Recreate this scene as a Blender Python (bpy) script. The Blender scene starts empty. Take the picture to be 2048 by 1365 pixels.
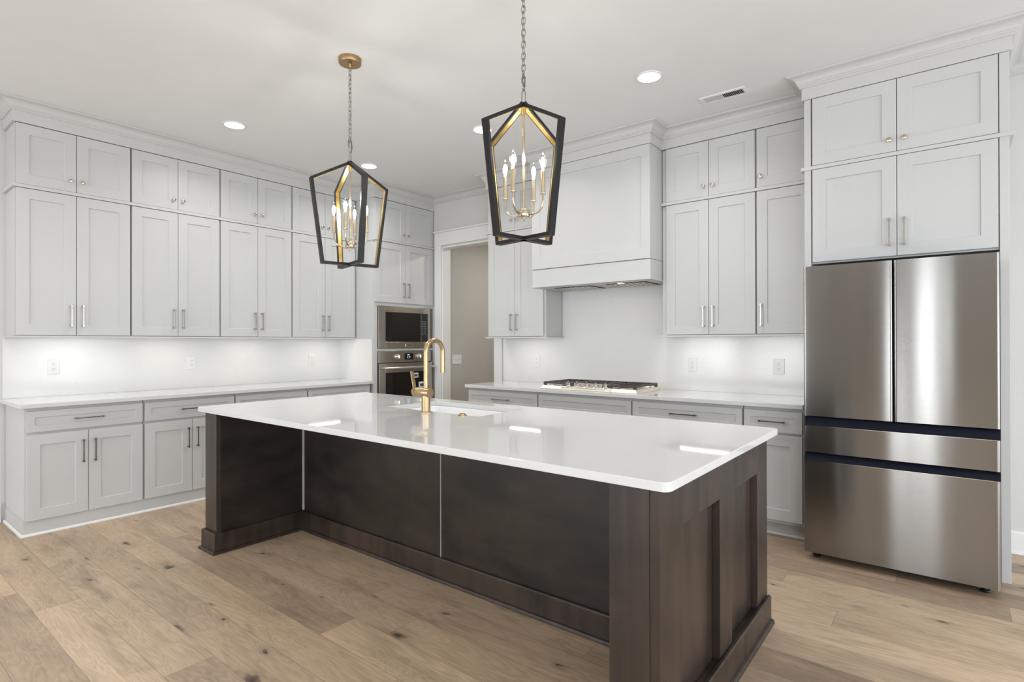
import bpy, bmesh, math, random
from mathutils import Vector, Matrix
PI = math.pi
scene = bpy.context.scene
COL = scene.collection

# ---------------------------------------------------------------- camera
yaw, pit, rol = math.radians(38.36747), math.radians(0.15867), math.radians(-0.11819)
F = Vector((-math.sin(yaw)*math.cos(pit), math.cos(yaw)*math.cos(pit), math.sin(pit)))
r0 = Vector((math.cos(yaw), math.sin(yaw), 0)); U0 = r0.cross(F)
RR = math.cos(rol)*r0 + math.sin(rol)*U0
UU = -math.sin(rol)*r0 + math.cos(rol)*U0
cam_d = bpy.data.cameras.new('camera')
cam_d.sensor_width = 36.0
cam_d.lens = 1108.7256/2048*36
cam_d.clip_start = 0.05
cam = bpy.data.objects.new('camera', cam_d); COL.objects.link(cam)
M = Matrix((RR, UU, -F)).transposed().to_4x4(); M.translation = Vector((0, 0, 1.33))
cam.matrix_world = M
scene.camera = cam

# ---------------------------------------------------------------- world, exposure, daylight
w = bpy.data.worlds.new('sky'); scene.world = w; w.use_nodes = True
w.node_tree.nodes['Background'].inputs[0].default_value = (0.80, 0.90, 1.0, 1)
w.node_tree.nodes['Background'].inputs[1].default_value = 1.0
vs = scene.view_settings
scene.display_settings.display_device = 'sRGB'
vs.view_transform = 'Standard'; vs.look = 'None'; vs.gamma = 1.0; vs.use_curve_mapping = False
vs.exposure = -0.02
try:
    scene.cycles.use_denoising = True
    scene.cycles.max_bounces = 8
    scene.cycles.diffuse_bounces = 5
    scene.cycles.sample_clamp_indirect = 6.0
except Exception: pass

def area_light(name, loc, rot, sx, sy, power, col=(1, 1, 1), parent=None, spread=PI, disk=False):
    l = bpy.data.lights.new(name, 'AREA'); l.shape = 'DISK' if disk else 'RECTANGLE'
    l.size = sx; l.size_y = sy; l.energy = power; l.color = col; l.spread = spread
    o = bpy.data.objects.new(name, l); COL.objects.link(o)
    o.location = loc; o.rotation_euler = rot
    if parent: o.parent = parent
    return o
# the daylight comes from lamps in added, unseen openings of the rear wall (y=-4.2) and the right wall (x=3.6)
REAR_Y, RIGHT_X, LEFT_X, BACK_Y, CEIL = -4.2, 3.6, -5.57, 4.70, 3.085
REAR_WINS = [(-5.3, -4.0, 0.05, 2.5), (-3.7, -2.4, 0.05, 2.5), (-0.74, -0.04, 0.05, 2.5), (1.2, 3.3, 0.05, 2.5)]  # added openings; the narrow one is read from the refrigerator's bright band
RIGHT_WINS = [(-3.5, -0.9, 0.05, 2.6), (-0.5, 1.9, 0.05, 2.6), (2.5, 4.4, 0.05, 2.6)]  # added openings; the last one brightens the aisle and lower cabinets
DAY = (0.89, 0.95, 1.0)
REAR_W, RIGHT_W, CAN_W, BULB_W, LED_W = 18.0, 13.0, 7.0, 1.9, 0.45
for (a, b, z0, z1) in REAR_WINS:
    area_light('added_daylight', ((a+b)/2, REAR_Y-0.10, (z0+z1)/2), (PI/2, 0, 0), b-a, z1-z0, (1.25 if -1 < a < 0 else 1.0)*REAR_W*(b-a)*(z1-z0), DAY)
for (a, b, z0, z1) in RIGHT_WINS:
    area_light('added_daylight', (RIGHT_X+0.10, (a+b)/2, (z0+z1)/2), (PI/2, 0, PI/2), b-a, z1-z0, RIGHT_W*(b-a)*(z1-z0), DAY)

# ---------------------------------------------------------------- materials
def new_mat(name):
    m = bpy.data.materials.new(name); m.use_nodes = True
    return m, m.node_tree.nodes, m.node_tree.links, m.node_tree.nodes['Principled BSDF']
def simple(name, col, rough=0.5, metal=0.0, spec=0.5, coat=0.0, var=0.0, vscale=3.0, bump=0.0, bscale=200):
    m, N, L, b = new_mat(name)
    b.inputs['Base Color'].default_value = (*col, 1)
    b.inputs['Roughness'].default_value = rough
    b.inputs['Metallic'].default_value = metal
    b.inputs['Specular IOR Level'].default_value = spec
    b.inputs['Coat Weight'].default_value = coat
    geo = N.new('ShaderNodeNewGeometry')
    if var > 0:
        n = N.new('ShaderNodeTexNoise'); n.inputs['Scale'].default_value = vscale; n.inputs['Detail'].default_value = 4
        L.new(geo.outputs['Position'], n.inputs['Vector'])
        r = N.new('ShaderNodeValToRGB')
        r.color_ramp.elements[0].position = 0.35; r.color_ramp.elements[1].position = 0.65
        r.color_ramp.elements[0].color = (*[c*(1-var) for c in col], 1)
        r.color_ramp.elements[1].color = (*[min(1, c*(1+var)) for c in col], 1)
        L.new(n.outputs['Fac'], r.inputs[0]); L.new(r.outputs[0], b.inputs['Base Color'])
    if bump > 0:
        n2 = N.new('ShaderNodeTexNoise'); n2.inputs['Scale'].default_value = bscale
        L.new(geo.outputs['Position'], n2.inputs['Vector'])
        bp = N.new('ShaderNodeBump'); bp.inputs['Strength'].default_value = bump; bp.inputs['Distance'].default_value = 0.001
        L.new(n2.outputs['Fac'], bp.inputs['Height']); L.new(bp.outputs[0], b.inputs['Normal'])
    return m
def emis(name, col, s):
    m, N, L, b = new_mat(name)
    b.inputs['Base Color'].default_value = (*col, 1)
    b.inputs['Emission Color'].default_value = (*col, 1); b.inputs['Emission Strength'].default_value = s
    return m
PAINT = simple('cabinet_paint', (0.555, 0.557, 0.553), 0.38, var=0.012, vscale=1.5)
TRIM = simple('trim_paint', (0.76, 0.76, 0.75), 0.4, var=0.01)
MOULD = simple('moulding_paint', (0.57, 0.565, 0.555), 0.4, var=0.01)
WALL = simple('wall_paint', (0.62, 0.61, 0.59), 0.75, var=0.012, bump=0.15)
REARP = simple('greige_paint_dimmed', (0.34, 0.31, 0.28), 0.75, var=0.02)  # greige darkened: the dim room behind is put into the colour
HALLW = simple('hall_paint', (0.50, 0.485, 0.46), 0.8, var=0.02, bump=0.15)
CEILM = simple('ceiling_paint', (0.77, 0.775, 0.775), 0.85, var=0.01, bump=0.1)
DARKG = simple('dark_gap', (0.02, 0.02, 0.022), 0.6, var=0.1)
BLACK = simple('black_plastic', (0.012, 0.012, 0.014), 0.35, var=0.1)
BLUEBLK = simple('blue_black_band', (0.006, 0.008, 0.016), 0.4, spec=0.12, var=0.1)
BLKGLASS = simple('black_glass', (0.006, 0.005, 0.005), 0.05, spec=0.6, var=0.1)
IRON = simple('cast_iron', (0.065, 0.055, 0.047), 0.5, bump=0.4, bscale=300, var=0.15)
NICKEL = simple('pull_metal', (0.42, 0.39, 0.35), 0.25, metal=1.0, var=0.05, vscale=30)
CHAMP = simple('champagne_metal', (0.58, 0.50, 0.38), 0.20, metal=1.0, var=0.05, vscale=20)
GOLD = simple('brushed_gold', (0.47, 0.345, 0.195), 0.28, metal=1.0, var=0.06, vscale=40)
BRASS = simple('aged_brass', (0.42, 0.28, 0.14), 0.35, metal=1.0, var=0.08, vscale=25)
GILT = simple('gilt_liner', (0.55, 0.38, 0.13), 0.34, metal=1.0, var=0.12, vscale=25)
LANT = simple('dark_bronze', (0.013, 0.012, 0.012), 0.42, spec=0.3, var=0.15, vscale=10)
CHAINM = simple('chain_metal', (0.27, 0.25, 0.22), 0.3, metal=1.0, var=0.1, vscale=60)
CHROME = simple('chrome', (0.80, 0.79, 0.77), 0.12, metal=1.0, var=0.03)
WHITEP = simple('white_plastic', (0.78, 0.78, 0.77), 0.3, var=0.01)
CERAM = simple('white_ceramic', (0.86, 0.87, 0.88), 0.12, var=0.005)
FILL = simple('pale_filler', (0.30, 0.28, 0.27), 0.35, var=0.1, vscale=12)
PAPER = simple('sticker_paper', (0.75, 0.77, 0.80), 0.5, var=0.02)
INK = simple('sticker_ink', (0.05, 0.08, 0.14), 0.5, var=0.1)
CANL = emis('downlight_glow', (1.0, 0.98, 0.94), 6.0)
BULB = emis('bulb_glow', (1.0, 0.96, 0.88), 7.0)
LEDM = emis('led_strip_glow', (1.0, 0.95, 0.86), 9.0)
DISP = emis('display_digits', (0.45, 0.55, 1.0), 1.6)
LAMPW = emis('hood_lamp_glow', (1.0, 0.97, 0.9), 5.0)

def clear_glass():
    m, N, L, b = new_mat('clear_bulb_glass')
    tr = N.new('ShaderNodeBsdfTransparent'); gl = N.new('ShaderNodeBsdfGlossy'); gl.inputs['Roughness'].default_value = 0.03
    lw_ = N.new('ShaderNodeLayerWeight'); lw_.inputs['Blend'].default_value = 0.25
    fr = N.new('ShaderNodeMath'); fr.operation = 'MULTIPLY'; fr.inputs[1].default_value = 0.30; L.new(lw_.outputs['Facing'], fr.inputs[0])
    mx = N.new('ShaderNodeMixShader'); L.new(fr.outputs[0], mx.inputs[0]); L.new(tr.outputs[0], mx.inputs[1]); L.new(gl.outputs[0], mx.inputs[2])
    tr.inputs[0].default_value = (0.93, 0.93, 0.92, 1)
    L.new(mx.outputs[0], N['Material Output'].inputs['Surface'])
    return m
CLEARG = clear_glass()
def steel(name, col=(0.50, 0.475, 0.45), rough=0.2, axis='z', wave=0.0, aniso=0.7):
    """brushed stainless: very fine lines running along x, so highlights smear vertically"""
    m, N, L, b = new_mat(name)
    b.inputs['Metallic'].default_value = 1.0; b.inputs['Roughness'].default_value = rough
    b.inputs['Anisotropic'].default_value = aniso; b.inputs['Anisotropic Rotation'].default_value = 0.25
    tn = N.new('ShaderNodeTangent'); tn.direction_type = 'RADIAL'; tn.axis = 'Z'; L.new(tn.outputs[0], b.inputs['Tangent'])
    geo = N.new('ShaderNodeNewGeometry')
    mp = N.new('ShaderNodeMapping'); L.new(geo.outputs['Position'], mp.inputs['Vector'])
    mp.inputs['Scale'].default_value = (6, 6, 900)
    n = N.new('ShaderNodeTexNoise'); n.inputs['Scale'].default_value = 1.0; n.inputs['Detail'].default_value = 2
    L.new(mp.outputs[0], n.inputs['Vector'])
    r = N.new('ShaderNodeValToRGB')
    r.color_ramp.elements[0].color = (*[c*0.93 for c in col], 1); r.color_ramp.elements[1].color = (*[c*1.07 for c in col], 1)
    L.new(n.outputs['Fac'], r.inputs[0]); L.new(r.outputs[0], b.inputs['Base Color'])
    bp = N.new('ShaderNodeBump'); bp.inputs['Strength'].default_value = 0.12; bp.inputs['Distance'].default_value = 0.0002
    L.new(n.outputs['Fac'], bp.inputs['Height'])
    if wave > 0:
        n2 = N.new('ShaderNodeTexNoise'); n2.inputs['Scale'].default_value = 1.0; n2.inputs['Detail'].default_value = 0
        mp2 = N.new('ShaderNodeMapping'); L.new(geo.outputs['Position'], mp2.inputs['Vector'])
        mp2.inputs['Scale'].default_value = (6.0, 1.0, 0.6)
        L.new(mp2.outputs[0], n2.inputs['Vector'])
        b2 = N.new('ShaderNodeBump'); b2.inputs['Strength'].default_value = 1.0; b2.inputs['Distance'].default_value = wave
        L.new(n2.outputs['Fac'], b2.inputs['Height']); L.new(bp.outputs[0], b2.inputs['Normal'])
        L.new(b2.outputs[0], b.inputs['Normal'])
    else:
        L.new(bp.outputs[0], b.inputs['Normal'])
    return m
FRIDGE = steel('fridge_steel', (0.325, 0.315, 0.30), 0.20, wave=0.0030, aniso=1.0)
STEEL = steel('oven_steel', (0.42, 0.385, 0.345), 0.25)
TRAYM = simple('cooktop_steel', (0.84, 0.77, 0.67), 0.30, metal=1.0, var=0.04, vscale=8)

def quartz(name, col, rough=0.07):
    m, N, L, b = new_mat(name)
    b.inputs['Roughness'].default_value = rough
    geo = N.new('ShaderNodeNewGeometry')
    n = N.new('ShaderNodeTexNoise'); n.inputs['Scale'].default_value = 2.2; n.inputs['Detail'].default_value = 8; n.inputs['Distortion'].default_value = 1.6
    L.new(geo.outputs['Position'], n.inputs['Vector'])
    r = N.new('ShaderNodeValToRGB'); e = r.color_ramp.elements
    e[0].position = 0.485; e[0].color = (*col, 1)
    e[1].position = 0.515; e[1].color = (*col, 1)
    k = e.new(0.5); k.color = (*[c*0.982 for c in col], 1)
    L.new(n.outputs['Fac'], r.inputs[0])
    n2 = N.new('ShaderNodeTexNoise'); n2.inputs['Scale'].default_value = 26; n2.inputs['Detail'].default_value = 3
    L.new(geo.outputs['Position'], n2.inputs['Vector'])
    r2 = N.new('ShaderNodeValToRGB'); r2.color_ramp.elements[0].position = 0.68; r2.color_ramp.elements[1].position = 0.74
    r2.color_ramp.elements[0].color = (1, 1, 1, 1); r2.color_ramp.elements[1].color = (0.93, 0.92, 0.91, 1)
    L.new(n2.outputs['Fac'], r2.inputs[0])
    mx = N.new('ShaderNodeMix'); mx.data_type = 'RGBA'; mx.blend_type = 'MULTIPLY'; mx.inputs[0].default_value = 1
    L.new(r.outputs[0], mx.inputs[6]); L.new(r2.outputs[0], mx.inputs[7]); L.new(mx.outputs[2], b.inputs['Base Color'])
    return m
QUARTZ = quartz('white_quartz', (0.66, 0.66, 0.655), 0.045)
SPLASH = quartz('splash_quartz', (0.76, 0.755, 0.74), 0.12)

def darkwood(name, c0, c1, vertical=True, rough=0.38):
    m, N, L, b = new_mat(name)
    b.inputs['Roughness'].default_value = rough
    b.inputs['Coat Weight'].default_value = 0.05; b.inputs['Coat Roughness'].default_value = 0.3
    geo = N.new('ShaderNodeNewGeometry')
    mp = N.new('ShaderNodeMapping'); L.new(geo.outputs['Position'], mp.inputs['Vector'])
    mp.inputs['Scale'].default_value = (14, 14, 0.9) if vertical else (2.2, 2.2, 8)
    n = N.new('ShaderNodeTexNoise'); n.inputs['Scale'].default_value = 1.3; n.inputs['Detail'].default_value = 6; n.inputs['Distortion'].default_value = 0.4
    L.new(mp.outputs[0], n.inputs['Vector'])
    n2 = N.new('ShaderNodeTexNoise'); n2.inputs['Scale'].default_value = 3.0; n2.inputs['Detail'].default_value = 4; n2.inputs['Distortion'].default_value = 0.8
    L.new(geo.outputs['Position'], n2.inputs['Vector'])
    ad = N.new('ShaderNodeMath'); ad.operation = 'ADD'
    h = N.new('ShaderNodeMath'); h.operation = 'MULTIPLY'; h.inputs[1].default_value = 0.5
    L.new(n.outputs['Fac'], ad.inputs[0]); L.new(n2.outputs['Fac'], ad.inputs[1]); L.new(ad.outputs[0], h.inputs[0])
    r = N.new('ShaderNodeValToRGB')
    r.color_ramp.elements[0].position = 0.36; r.color_ramp.elements[0].color = (*c0, 1)
    r.color_ramp.elements[1].position = 0.66; r.color_ramp.elements[1].color = (*c1, 1)
    L.new(h.outputs[0], r.inputs[0]); L.new(r.outputs[0], b.inputs['Base Color'])
    bp = N.new('ShaderNodeBump'); bp.inputs['Strength'].default_value = 0.15; bp.inputs['Distance'].default_value = 0.001
    L.new(n.outputs['Fac'], bp.inputs['Height']); L.new(bp.outputs[0], b.inputs['Normal'])
    return m
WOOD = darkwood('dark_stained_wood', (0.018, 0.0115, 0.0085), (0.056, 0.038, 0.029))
WOODP = darkwood('shaded_stained_panel', (0.009, 0.0065, 0.005), (0.036, 0.025, 0.019), vertical=False)  # mottled panel wood, darkened further to hold the knee space shade

def oak_floor():
    m, N, L, b = new_mat('oak_floor')
    PW, PL = 0.19, 1.9
    geo = N.new('ShaderNodeNewGeometry')
    sep = N.new('ShaderNodeSeparateXYZ'); L.new(geo.outputs['Position'], sep.inputs[0])
    def mth(op, a, bb=None, c=None):
        n = N.new('ShaderNodeMath'); n.operation = op
        for i, v in enumerate((a, bb, c)):
            if v is None: continue
            if isinstance(v, (int, float)): n.inputs[i].default_value = v
            else: L.new(v, n.inputs[i])
        return n.outputs[0]
    yv = mth('ADD', sep.outputs[1], 20.03); xv = mth('ADD', sep.outputs[0], 40.0)
    yr = mth('DIVIDE', yv, PW); row = mth('FLOOR', yr); fy = mth('SUBTRACT', yr, row)
    wn = N.new('ShaderNodeTexWhiteNoise'); wn.noise_dimensions = '1D'; L.new(row, wn.inputs['W'])
    xr0 = mth('DIVIDE', xv, PL); xr = mth('ADD', xr0, mth('MULTIPLY', wn.outputs['Value'], 7.31))
    colm = mth('FLOOR', xr); fx = mth('SUBTRACT', xr, colm)
    cid = N.new('ShaderNodeCombineXYZ'); L.new(row, cid.inputs[0]); L.new(colm, cid.inputs[1])
    wn2 = N.new('ShaderNodeTexWhiteNoise'); wn2.noise_dimensions = '3D'; L.new(cid.outputs[0], wn2.inputs['Vector'])
    rs = N.new('ShaderNodeSeparateColor'); L.new(wn2.outputs['Color'], rs.inputs[0])
    tone = N.new('ShaderNodeValToRGB'); e = tone.color_ramp.elements
    e[0].position = 0.0; e[0].color = (0.275, 0.198, 0.138, 1)
    e[1].position = 1.0; e[1].color = (0.590, 0.443, 0.302, 1)
    k = e.new(0.3); k.color = (0.405, 0.298, 0.203, 1)
    k = e.new(0.65); k.color = (0.485, 0.360, 0.243, 1)
    L.new(rs.outputs[0], tone.inputs[0])
    # grain coordinates, different per plank
    gx = mth('ADD', mth('MULTIPLY', xv, 1.0), mth('MULTIPLY', rs.outputs[1], 31.0))
    gy = mth('ADD', mth('MULTIPLY', yv, 7.0), mth('MULTIPLY', rs.outputs[2], 17.0))
    gc = N.new('ShaderNodeCombineXYZ'); L.new(gx, gc.inputs[0]); L.new(gy, gc.inputs[1])
    n1 = N.new('ShaderNodeTexNoise'); n1.inputs['Scale'].default_value = 1.3; n1.inputs['Detail'].default_value = 3; n1.inputs['Distortion'].default_value = 0.7
    L.new(gc.outputs[0], n1.inputs['Vector'])
    rings = mth('SINE', mth('MULTIPLY', n1.outputs['Fac'], 95.0))
    rings = mth('MULTIPLY', mth('ADD', rings, 1.0), 0.5)
    gc2 = N.new('ShaderNodeCombineXYZ'); L.new(mth('MULTIPLY', gx, 3.0), gc2.inputs[0]); L.new(mth('MULTIPLY', gy, 14.0), gc2.inputs[1])
    n2 = N.new('ShaderNodeTexNoise'); n2.inputs['Scale'].default_value = 1.0; n2.inputs['Detail'].default_value = 5
    L.new(gc2.outputs[0], n2.inputs['Vector'])
    n3 = N.new('ShaderNodeTexNoise'); n3.inputs['Scale'].default_value = 1.1; n3.inputs['Detail'].default_value = 3
    gc3 = N.new('ShaderNodeCombineXYZ'); L.new(mth('MULTIPLY', gx, 1.2), gc3.inputs[0]); L.new(mth('MULTIPLY', gy, 0.5), gc3.inputs[1])
    L.new(gc3.outputs[0], n3.inputs['Vector'])
    grain = mth('ADD', mth('MULTIPLY', rings, 0.17), mth('MULTIPLY', n2.outputs['Fac'], 0.44))
    grain = mth('ADD', grain, mth('MULTIPLY', n3.outputs['Fac'], 0.60))
    gfac = mth('ADD', grain, 0.42)
    def mul(col, fac):
        mx = N.new('ShaderNodeMix'); mx.data_type = 'RGBA'; mx.blend_type = 'MULTIPLY'; mx.inputs[0].default_value = 1
        L.new(col, mx.inputs[6])
        cc = N.new('ShaderNodeCombineColor')
        for i in range(3): L.new(fac, cc.inputs[i])
        L.new(cc.outputs[0], mx.inputs[7]); return mx.outputs[2]
    hx = N.new('ShaderNodeMix'); hx.data_type = 'RGBA'; hx.blend_type = 'MIX'
    L.new(mth('MULTIPLY', rs.outputs[2], 0.40), hx.inputs[0]); L.new(tone.outputs[0], hx.inputs[6]); hx.inputs[7].default_value = (0.40, 0.305, 0.232, 1)
    n4 = N.new('ShaderNodeTexNoise'); n4.inputs['Scale'].default_value = 1.0; n4.inputs['Detail'].default_value = 4; n4.inputs['Distortion'].default_value = 1.0
    gc4 = N.new('ShaderNodeCombineXYZ'); L.new(mth('MULTIPLY', gx, 1.9), gc4.inputs[0]); L.new(mth('MULTIPLY', gy, 0.9), gc4.inputs[1])
    L.new(gc4.outputs[0], n4.inputs['Vector'])
    smoke = mth('MULTIPLY', mth('SUBTRACT', n4.outputs['Fac'], 0.53), 5.0); smoke.node.use_clamp = True
    warm = mth('MULTIPLY', mth('SUBTRACT', 0.44, n4.outputs['Fac']), 5.0); warm.node.use_clamp = True
    wx = N.new('ShaderNodeMix'); wx.data_type = 'RGBA'; wx.blend_type = 'MIX'
    L.new(mth('MULTIPLY', warm, 0.5), wx.inputs[0]); L.new(hx.outputs[2], wx.inputs[6]); wx.inputs[7].default_value = (0.56, 0.40, 0.25, 1)
    col = mul(wx.outputs[2], gfac)
    col = mul(col, mth('SUBTRACT', 1.0, mth('MULTIPLY', smoke, 0.30)))
    # knots
    kc = N.new('ShaderNodeCombineXYZ')
    L.new(mth('ADD', mth('MULTIPLY', xv, 1.7), mth('MULTIPLY', rs.outputs[0], 9.0)), kc.inputs[0])
    L.new(mth('ADD', mth('MULTIPLY', yv, 3.9), mth('MULTIPLY', rs.outputs[1], 5.0)), kc.inputs[1])
    nk = N.new('ShaderNodeTexNoise'); nk.inputs['Scale'].default_value = 9; nk.inputs['Detail'].default_value = 2
    L.new(kc.outputs[0], nk.inputs['Vector'])
    vk = N.new('ShaderNodeVectorMath'); vk.operation = 'SCALE'; L.new(nk.outputs['Color'], vk.inputs[0]); vk.inputs['Scale'].default_value = 0.14
    va = N.new('ShaderNodeVectorMath'); va.operation = 'ADD'; L.new(kc.outputs[0], va.inputs[0]); L.new(vk.outputs[0], va.inputs[1])
    vo = N.new('ShaderNodeTexVoronoi'); vo.voronoi_dimensions = '2D'; vo.inputs['Scale'].default_value = 1.0
    L.new(va.outputs[0], vo.inputs['Vector'])
    vsx = N.new('ShaderNodeSeparateColor'); L.new(vo.outputs['Color'], vsx.inputs[0])
    keep = mth('GREATER_THAN', vsx.outputs[0], 0.45)
    size = mth('ADD', mth('MULTIPLY', mth('POWER', vsx.outputs[1], 2.0), 0.085), 0.020)
    core = mth('SUBTRACT', 1.0, mth('DIVIDE', vo.outputs['Distance'], size)); core.node.use_clamp = True
    halo = mth('SUBTRACT', 1.0, mth('DIVIDE', vo.outputs['Distance'], mth('MULTIPLY', size, 4.2))); halo.node.use_clamp = True
    kf = mth('ADD', mth('MULTIPLY', mth('POWER', core, 0.6), 0.62), mth('MULTIPLY', mth('POWER', halo, 1.6), 0.30))
    kf = mth('MULTIPLY', kf, keep)
    col = mul(col, mth('SUBTRACT', 1.0, kf))
    # seams
    ey = mth('MINIMUM', fy, mth('SUBTRACT', 1.0, fy)); ex = mth('MINIMUM', fx, mth('SUBTRACT', 1.0, fx))
    sy = mth('LESS_THAN', mth('MULTIPLY', ey, PW), 0.0013); sx = mth('LESS_THAN', mth('MULTIPLY', ex, PL), 0.0013)
    seam = mth('MAXIMUM', sy, sx)
    col = mul(col, mth('SUBTRACT', 1.0, mth('MULTIPLY', seam, 0.38)))
    L.new(col, b.inputs['Base Color'])
    rg = mth('ADD', mth('MULTIPLY', n2.outputs['Fac'], 0.12), 0.36); L.new(rg, b.inputs['Roughness'])
    b.inputs['Specular IOR Level'].default_value = 0.4
    bp = N.new('ShaderNodeBump'); bp.inputs['Strength'].default_value = 0.25; bp.inputs['Distance'].default_value = 0.001
    L.new(mth('SUBTRACT', n2.outputs['Fac'], seam), bp.inputs['Height']); L.new(bp.outputs[0], b.inputs['Normal'])
    return m
OAK = oak_floor()

# ---------------------------------------------------------------- mesh helpers
class MB:
    def __init__(s): s.bm = bmesh.new()
    def box(s, x0, x1, y0, y1, z0, z1):
        bm = s.bm
        v = [bm.verts.new((x, y, z)) for z in (z0, z1) for (x, y) in ((x0, y0), (x1, y0), (x1, y1), (x0, y1))]
        for f in ((3, 2, 1, 0), (4, 5, 6, 7), (0, 1, 5, 4), (1, 2, 6, 5), (2, 3, 7, 6), (3, 0, 4, 7)):
            bm.faces.new([v[i] for i in f])
        return s
    def prism(s, pts, axis, a0, a1):
        """pts 2D polygon extruded along axis ('x': pts=(y,z), 'y': pts=(x,z), 'z': pts=(x,y))"""
        def P(p, a): return {'x': (a, p[0], p[1]), 'y': (p[0], a, p[1]), 'z': (p[0], p[1], a)}[axis]
        A = [s.bm.verts.new(P(p, a0)) for p in pts]; B = [s.bm.verts.new(P(p, a1)) for p in pts]
        n = len(pts)
        s.bm.faces.new(A[::-1]); s.bm.faces.new(B)
        for i in range(n): s.bm.faces.new((A[i], A[(i+1) % n], B[(i+1) % n], B[i]))
        return s
    def lathe(s, prof, n=24, M=None, close=True):
        """prof list of (r,z) turned about local z, then transformed by M"""
        M = M or Matrix.Identity(4); rings = []
        for (r, z) in prof:
            if r < 1e-6: rings.append([s.bm.verts.new(M @ Vector((0, 0, z)))])
            else: rings.append([s.bm.verts.new(M @ Vector((r*math.cos(2*PI*i/n), r*math.sin(2*PI*i/n), z))) for i in range(n)])
        for a, b in zip(rings, rings[1:]):
            if len(a) == 1 and len(b) == 1: continue
            for i in range(n):
                j = (i+1) % n
                if len(a) == 1: s.bm.faces.new((a[0], b[i], b[j]))
                elif len(b) == 1: s.bm.faces.new((a[i], a[j], b[0]))
                else: s.bm.faces.new((a[i], a[j], b[j], b[i]))
        if close:
            for rg, rev in ((rings[0], True), (rings[-1], False)):
                if len(rg) > 2: s.bm.faces.new(rg[::-1] if rev else rg)
        return s
    def tube(s, pts, r, n=10, closed=False, caps=True):
        P = [Vector(p) for p in pts]; m = len(P); rings = []; up = None
        for i in range(m):
            a = P[i-1] if (i > 0 or closed) else P[i]; b = P[(i+1) % m] if (i < m-1 or closed) else P[i]
            d = (b-a).normalized()
            if up is None:
                up = Vector((0, 0, 1)) if abs(d.z) < 0.9 else Vector((1, 0, 0))
            u = d.cross(up).normalized(); v = u.cross(d).normalized(); up = v
            rr = r[i] if isinstance(r, (list, tuple)) else r
            rings.append([s.bm.verts.new(P[i] + rr*(math.cos(2*PI*k/n)*u + math.sin(2*PI*k/n)*v)) for k in range(n)])
        rg = range(m if closed else m-1)
        for i in rg:
            a, b = rings[i], rings[(i+1) % m]
            for k in range(n):
                j = (k+1) % n; s.bm.faces.new((a[k], a[j], b[j], b[k]))
        if not closed and caps: s.bm.faces.new(rings[0][::-1]); s.bm.faces.new(rings[-1])
        return s
    def sweep(s, path, prof, z=0.0):
        """closed profile [(out,dz)] carried along an open 2D path with mitred corners; out = right of travel"""
        P = [Vector((p[0], p[1])) for p in path]; n = len(P); rings = []
        for i in range(n):
            ds = []
            if i > 0: ds.append((P[i]-P[i-1]).normalized())
            if i < n-1: ds.append((P[i+1]-P[i]).normalized())
            ns = [Vector((d.y, -d.x)) for d in ds]
            mt = ns[0] if len(ns) == 1 else (ns[0]+ns[1])/(1+ns[0].dot(ns[1]))
            rings.append([s.bm.verts.new((P[i].x+mt.x*o, P[i].y+mt.y*o, z+dz)) for (o, dz) in prof])
        k = len(prof)
        for a, b in zip(rings, rings[1:]):
            for i in range(k):
                j = (i+1) % k; s.bm.faces.new((a[i], a[j], b[j], b[i]))
        s.bm.faces.new(rings[0][::-1]); s.bm.faces.new(rings[-1])
        return s
    def build(s, name, mat, parent=None, bevel=0.0, smooth=False, seg=2, loc=None):
        bmesh.ops.recalc_face_normals(s.bm, faces=s.bm.faces[:])
        me = bpy.data.meshes.new(name); s.bm.to_mesh(me); s.bm.free()
        me.materials.append(mat)
        o = bpy.data.objects.new(name, me); COL.objects.link(o)
        if parent: o.parent = parent
        if loc: o.location = loc
        if smooth:
            for p in me.polygons: p.use_smooth = True
            try: me.set_sharp_from_angle(angle=math.radians(38))
            except Exception: pass
        if bevel > 0:
            md = o.modifiers.new('bevel', 'BEVEL'); md.width = bevel; md.segments = seg; md.limit_method = 'ANGLE'; md.angle_limit = math.radians(30)
        return o
def box(x0, x1, y0, y1, z0, z1): return MB().box(x0, x1, y0, y1, z0, z1)
def tag(o, label, cat=None, group=None, kind=None):
    o['label'] = label
    if cat: o['category'] = cat
    if group: o['group'] = group
    if kind: o['kind'] = kind
    return o
def thing(name, label, cat, loc=(0, 0, 0), rz=0.0, group=None):
    o = bpy.data.objects.new(name, None); COL.objects.link(o); o.empty_display_size = 0.1
    o.location = loc; o.rotation_euler = (0, 0, rz)
    return tag(o, label, cat, group)
def struct(name, mb, mat, label, bevel=0.0):
    o = mb.build(name, mat, bevel=bevel); o['kind'] = 'structure'; o['label'] = label
    return o
def copy_tree(o, parent=None):
    c = o.copy(); COL.objects.link(c)
    if parent: c.parent = parent
    for ch in list(o.children): copy_tree(ch, c)
    return c

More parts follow.
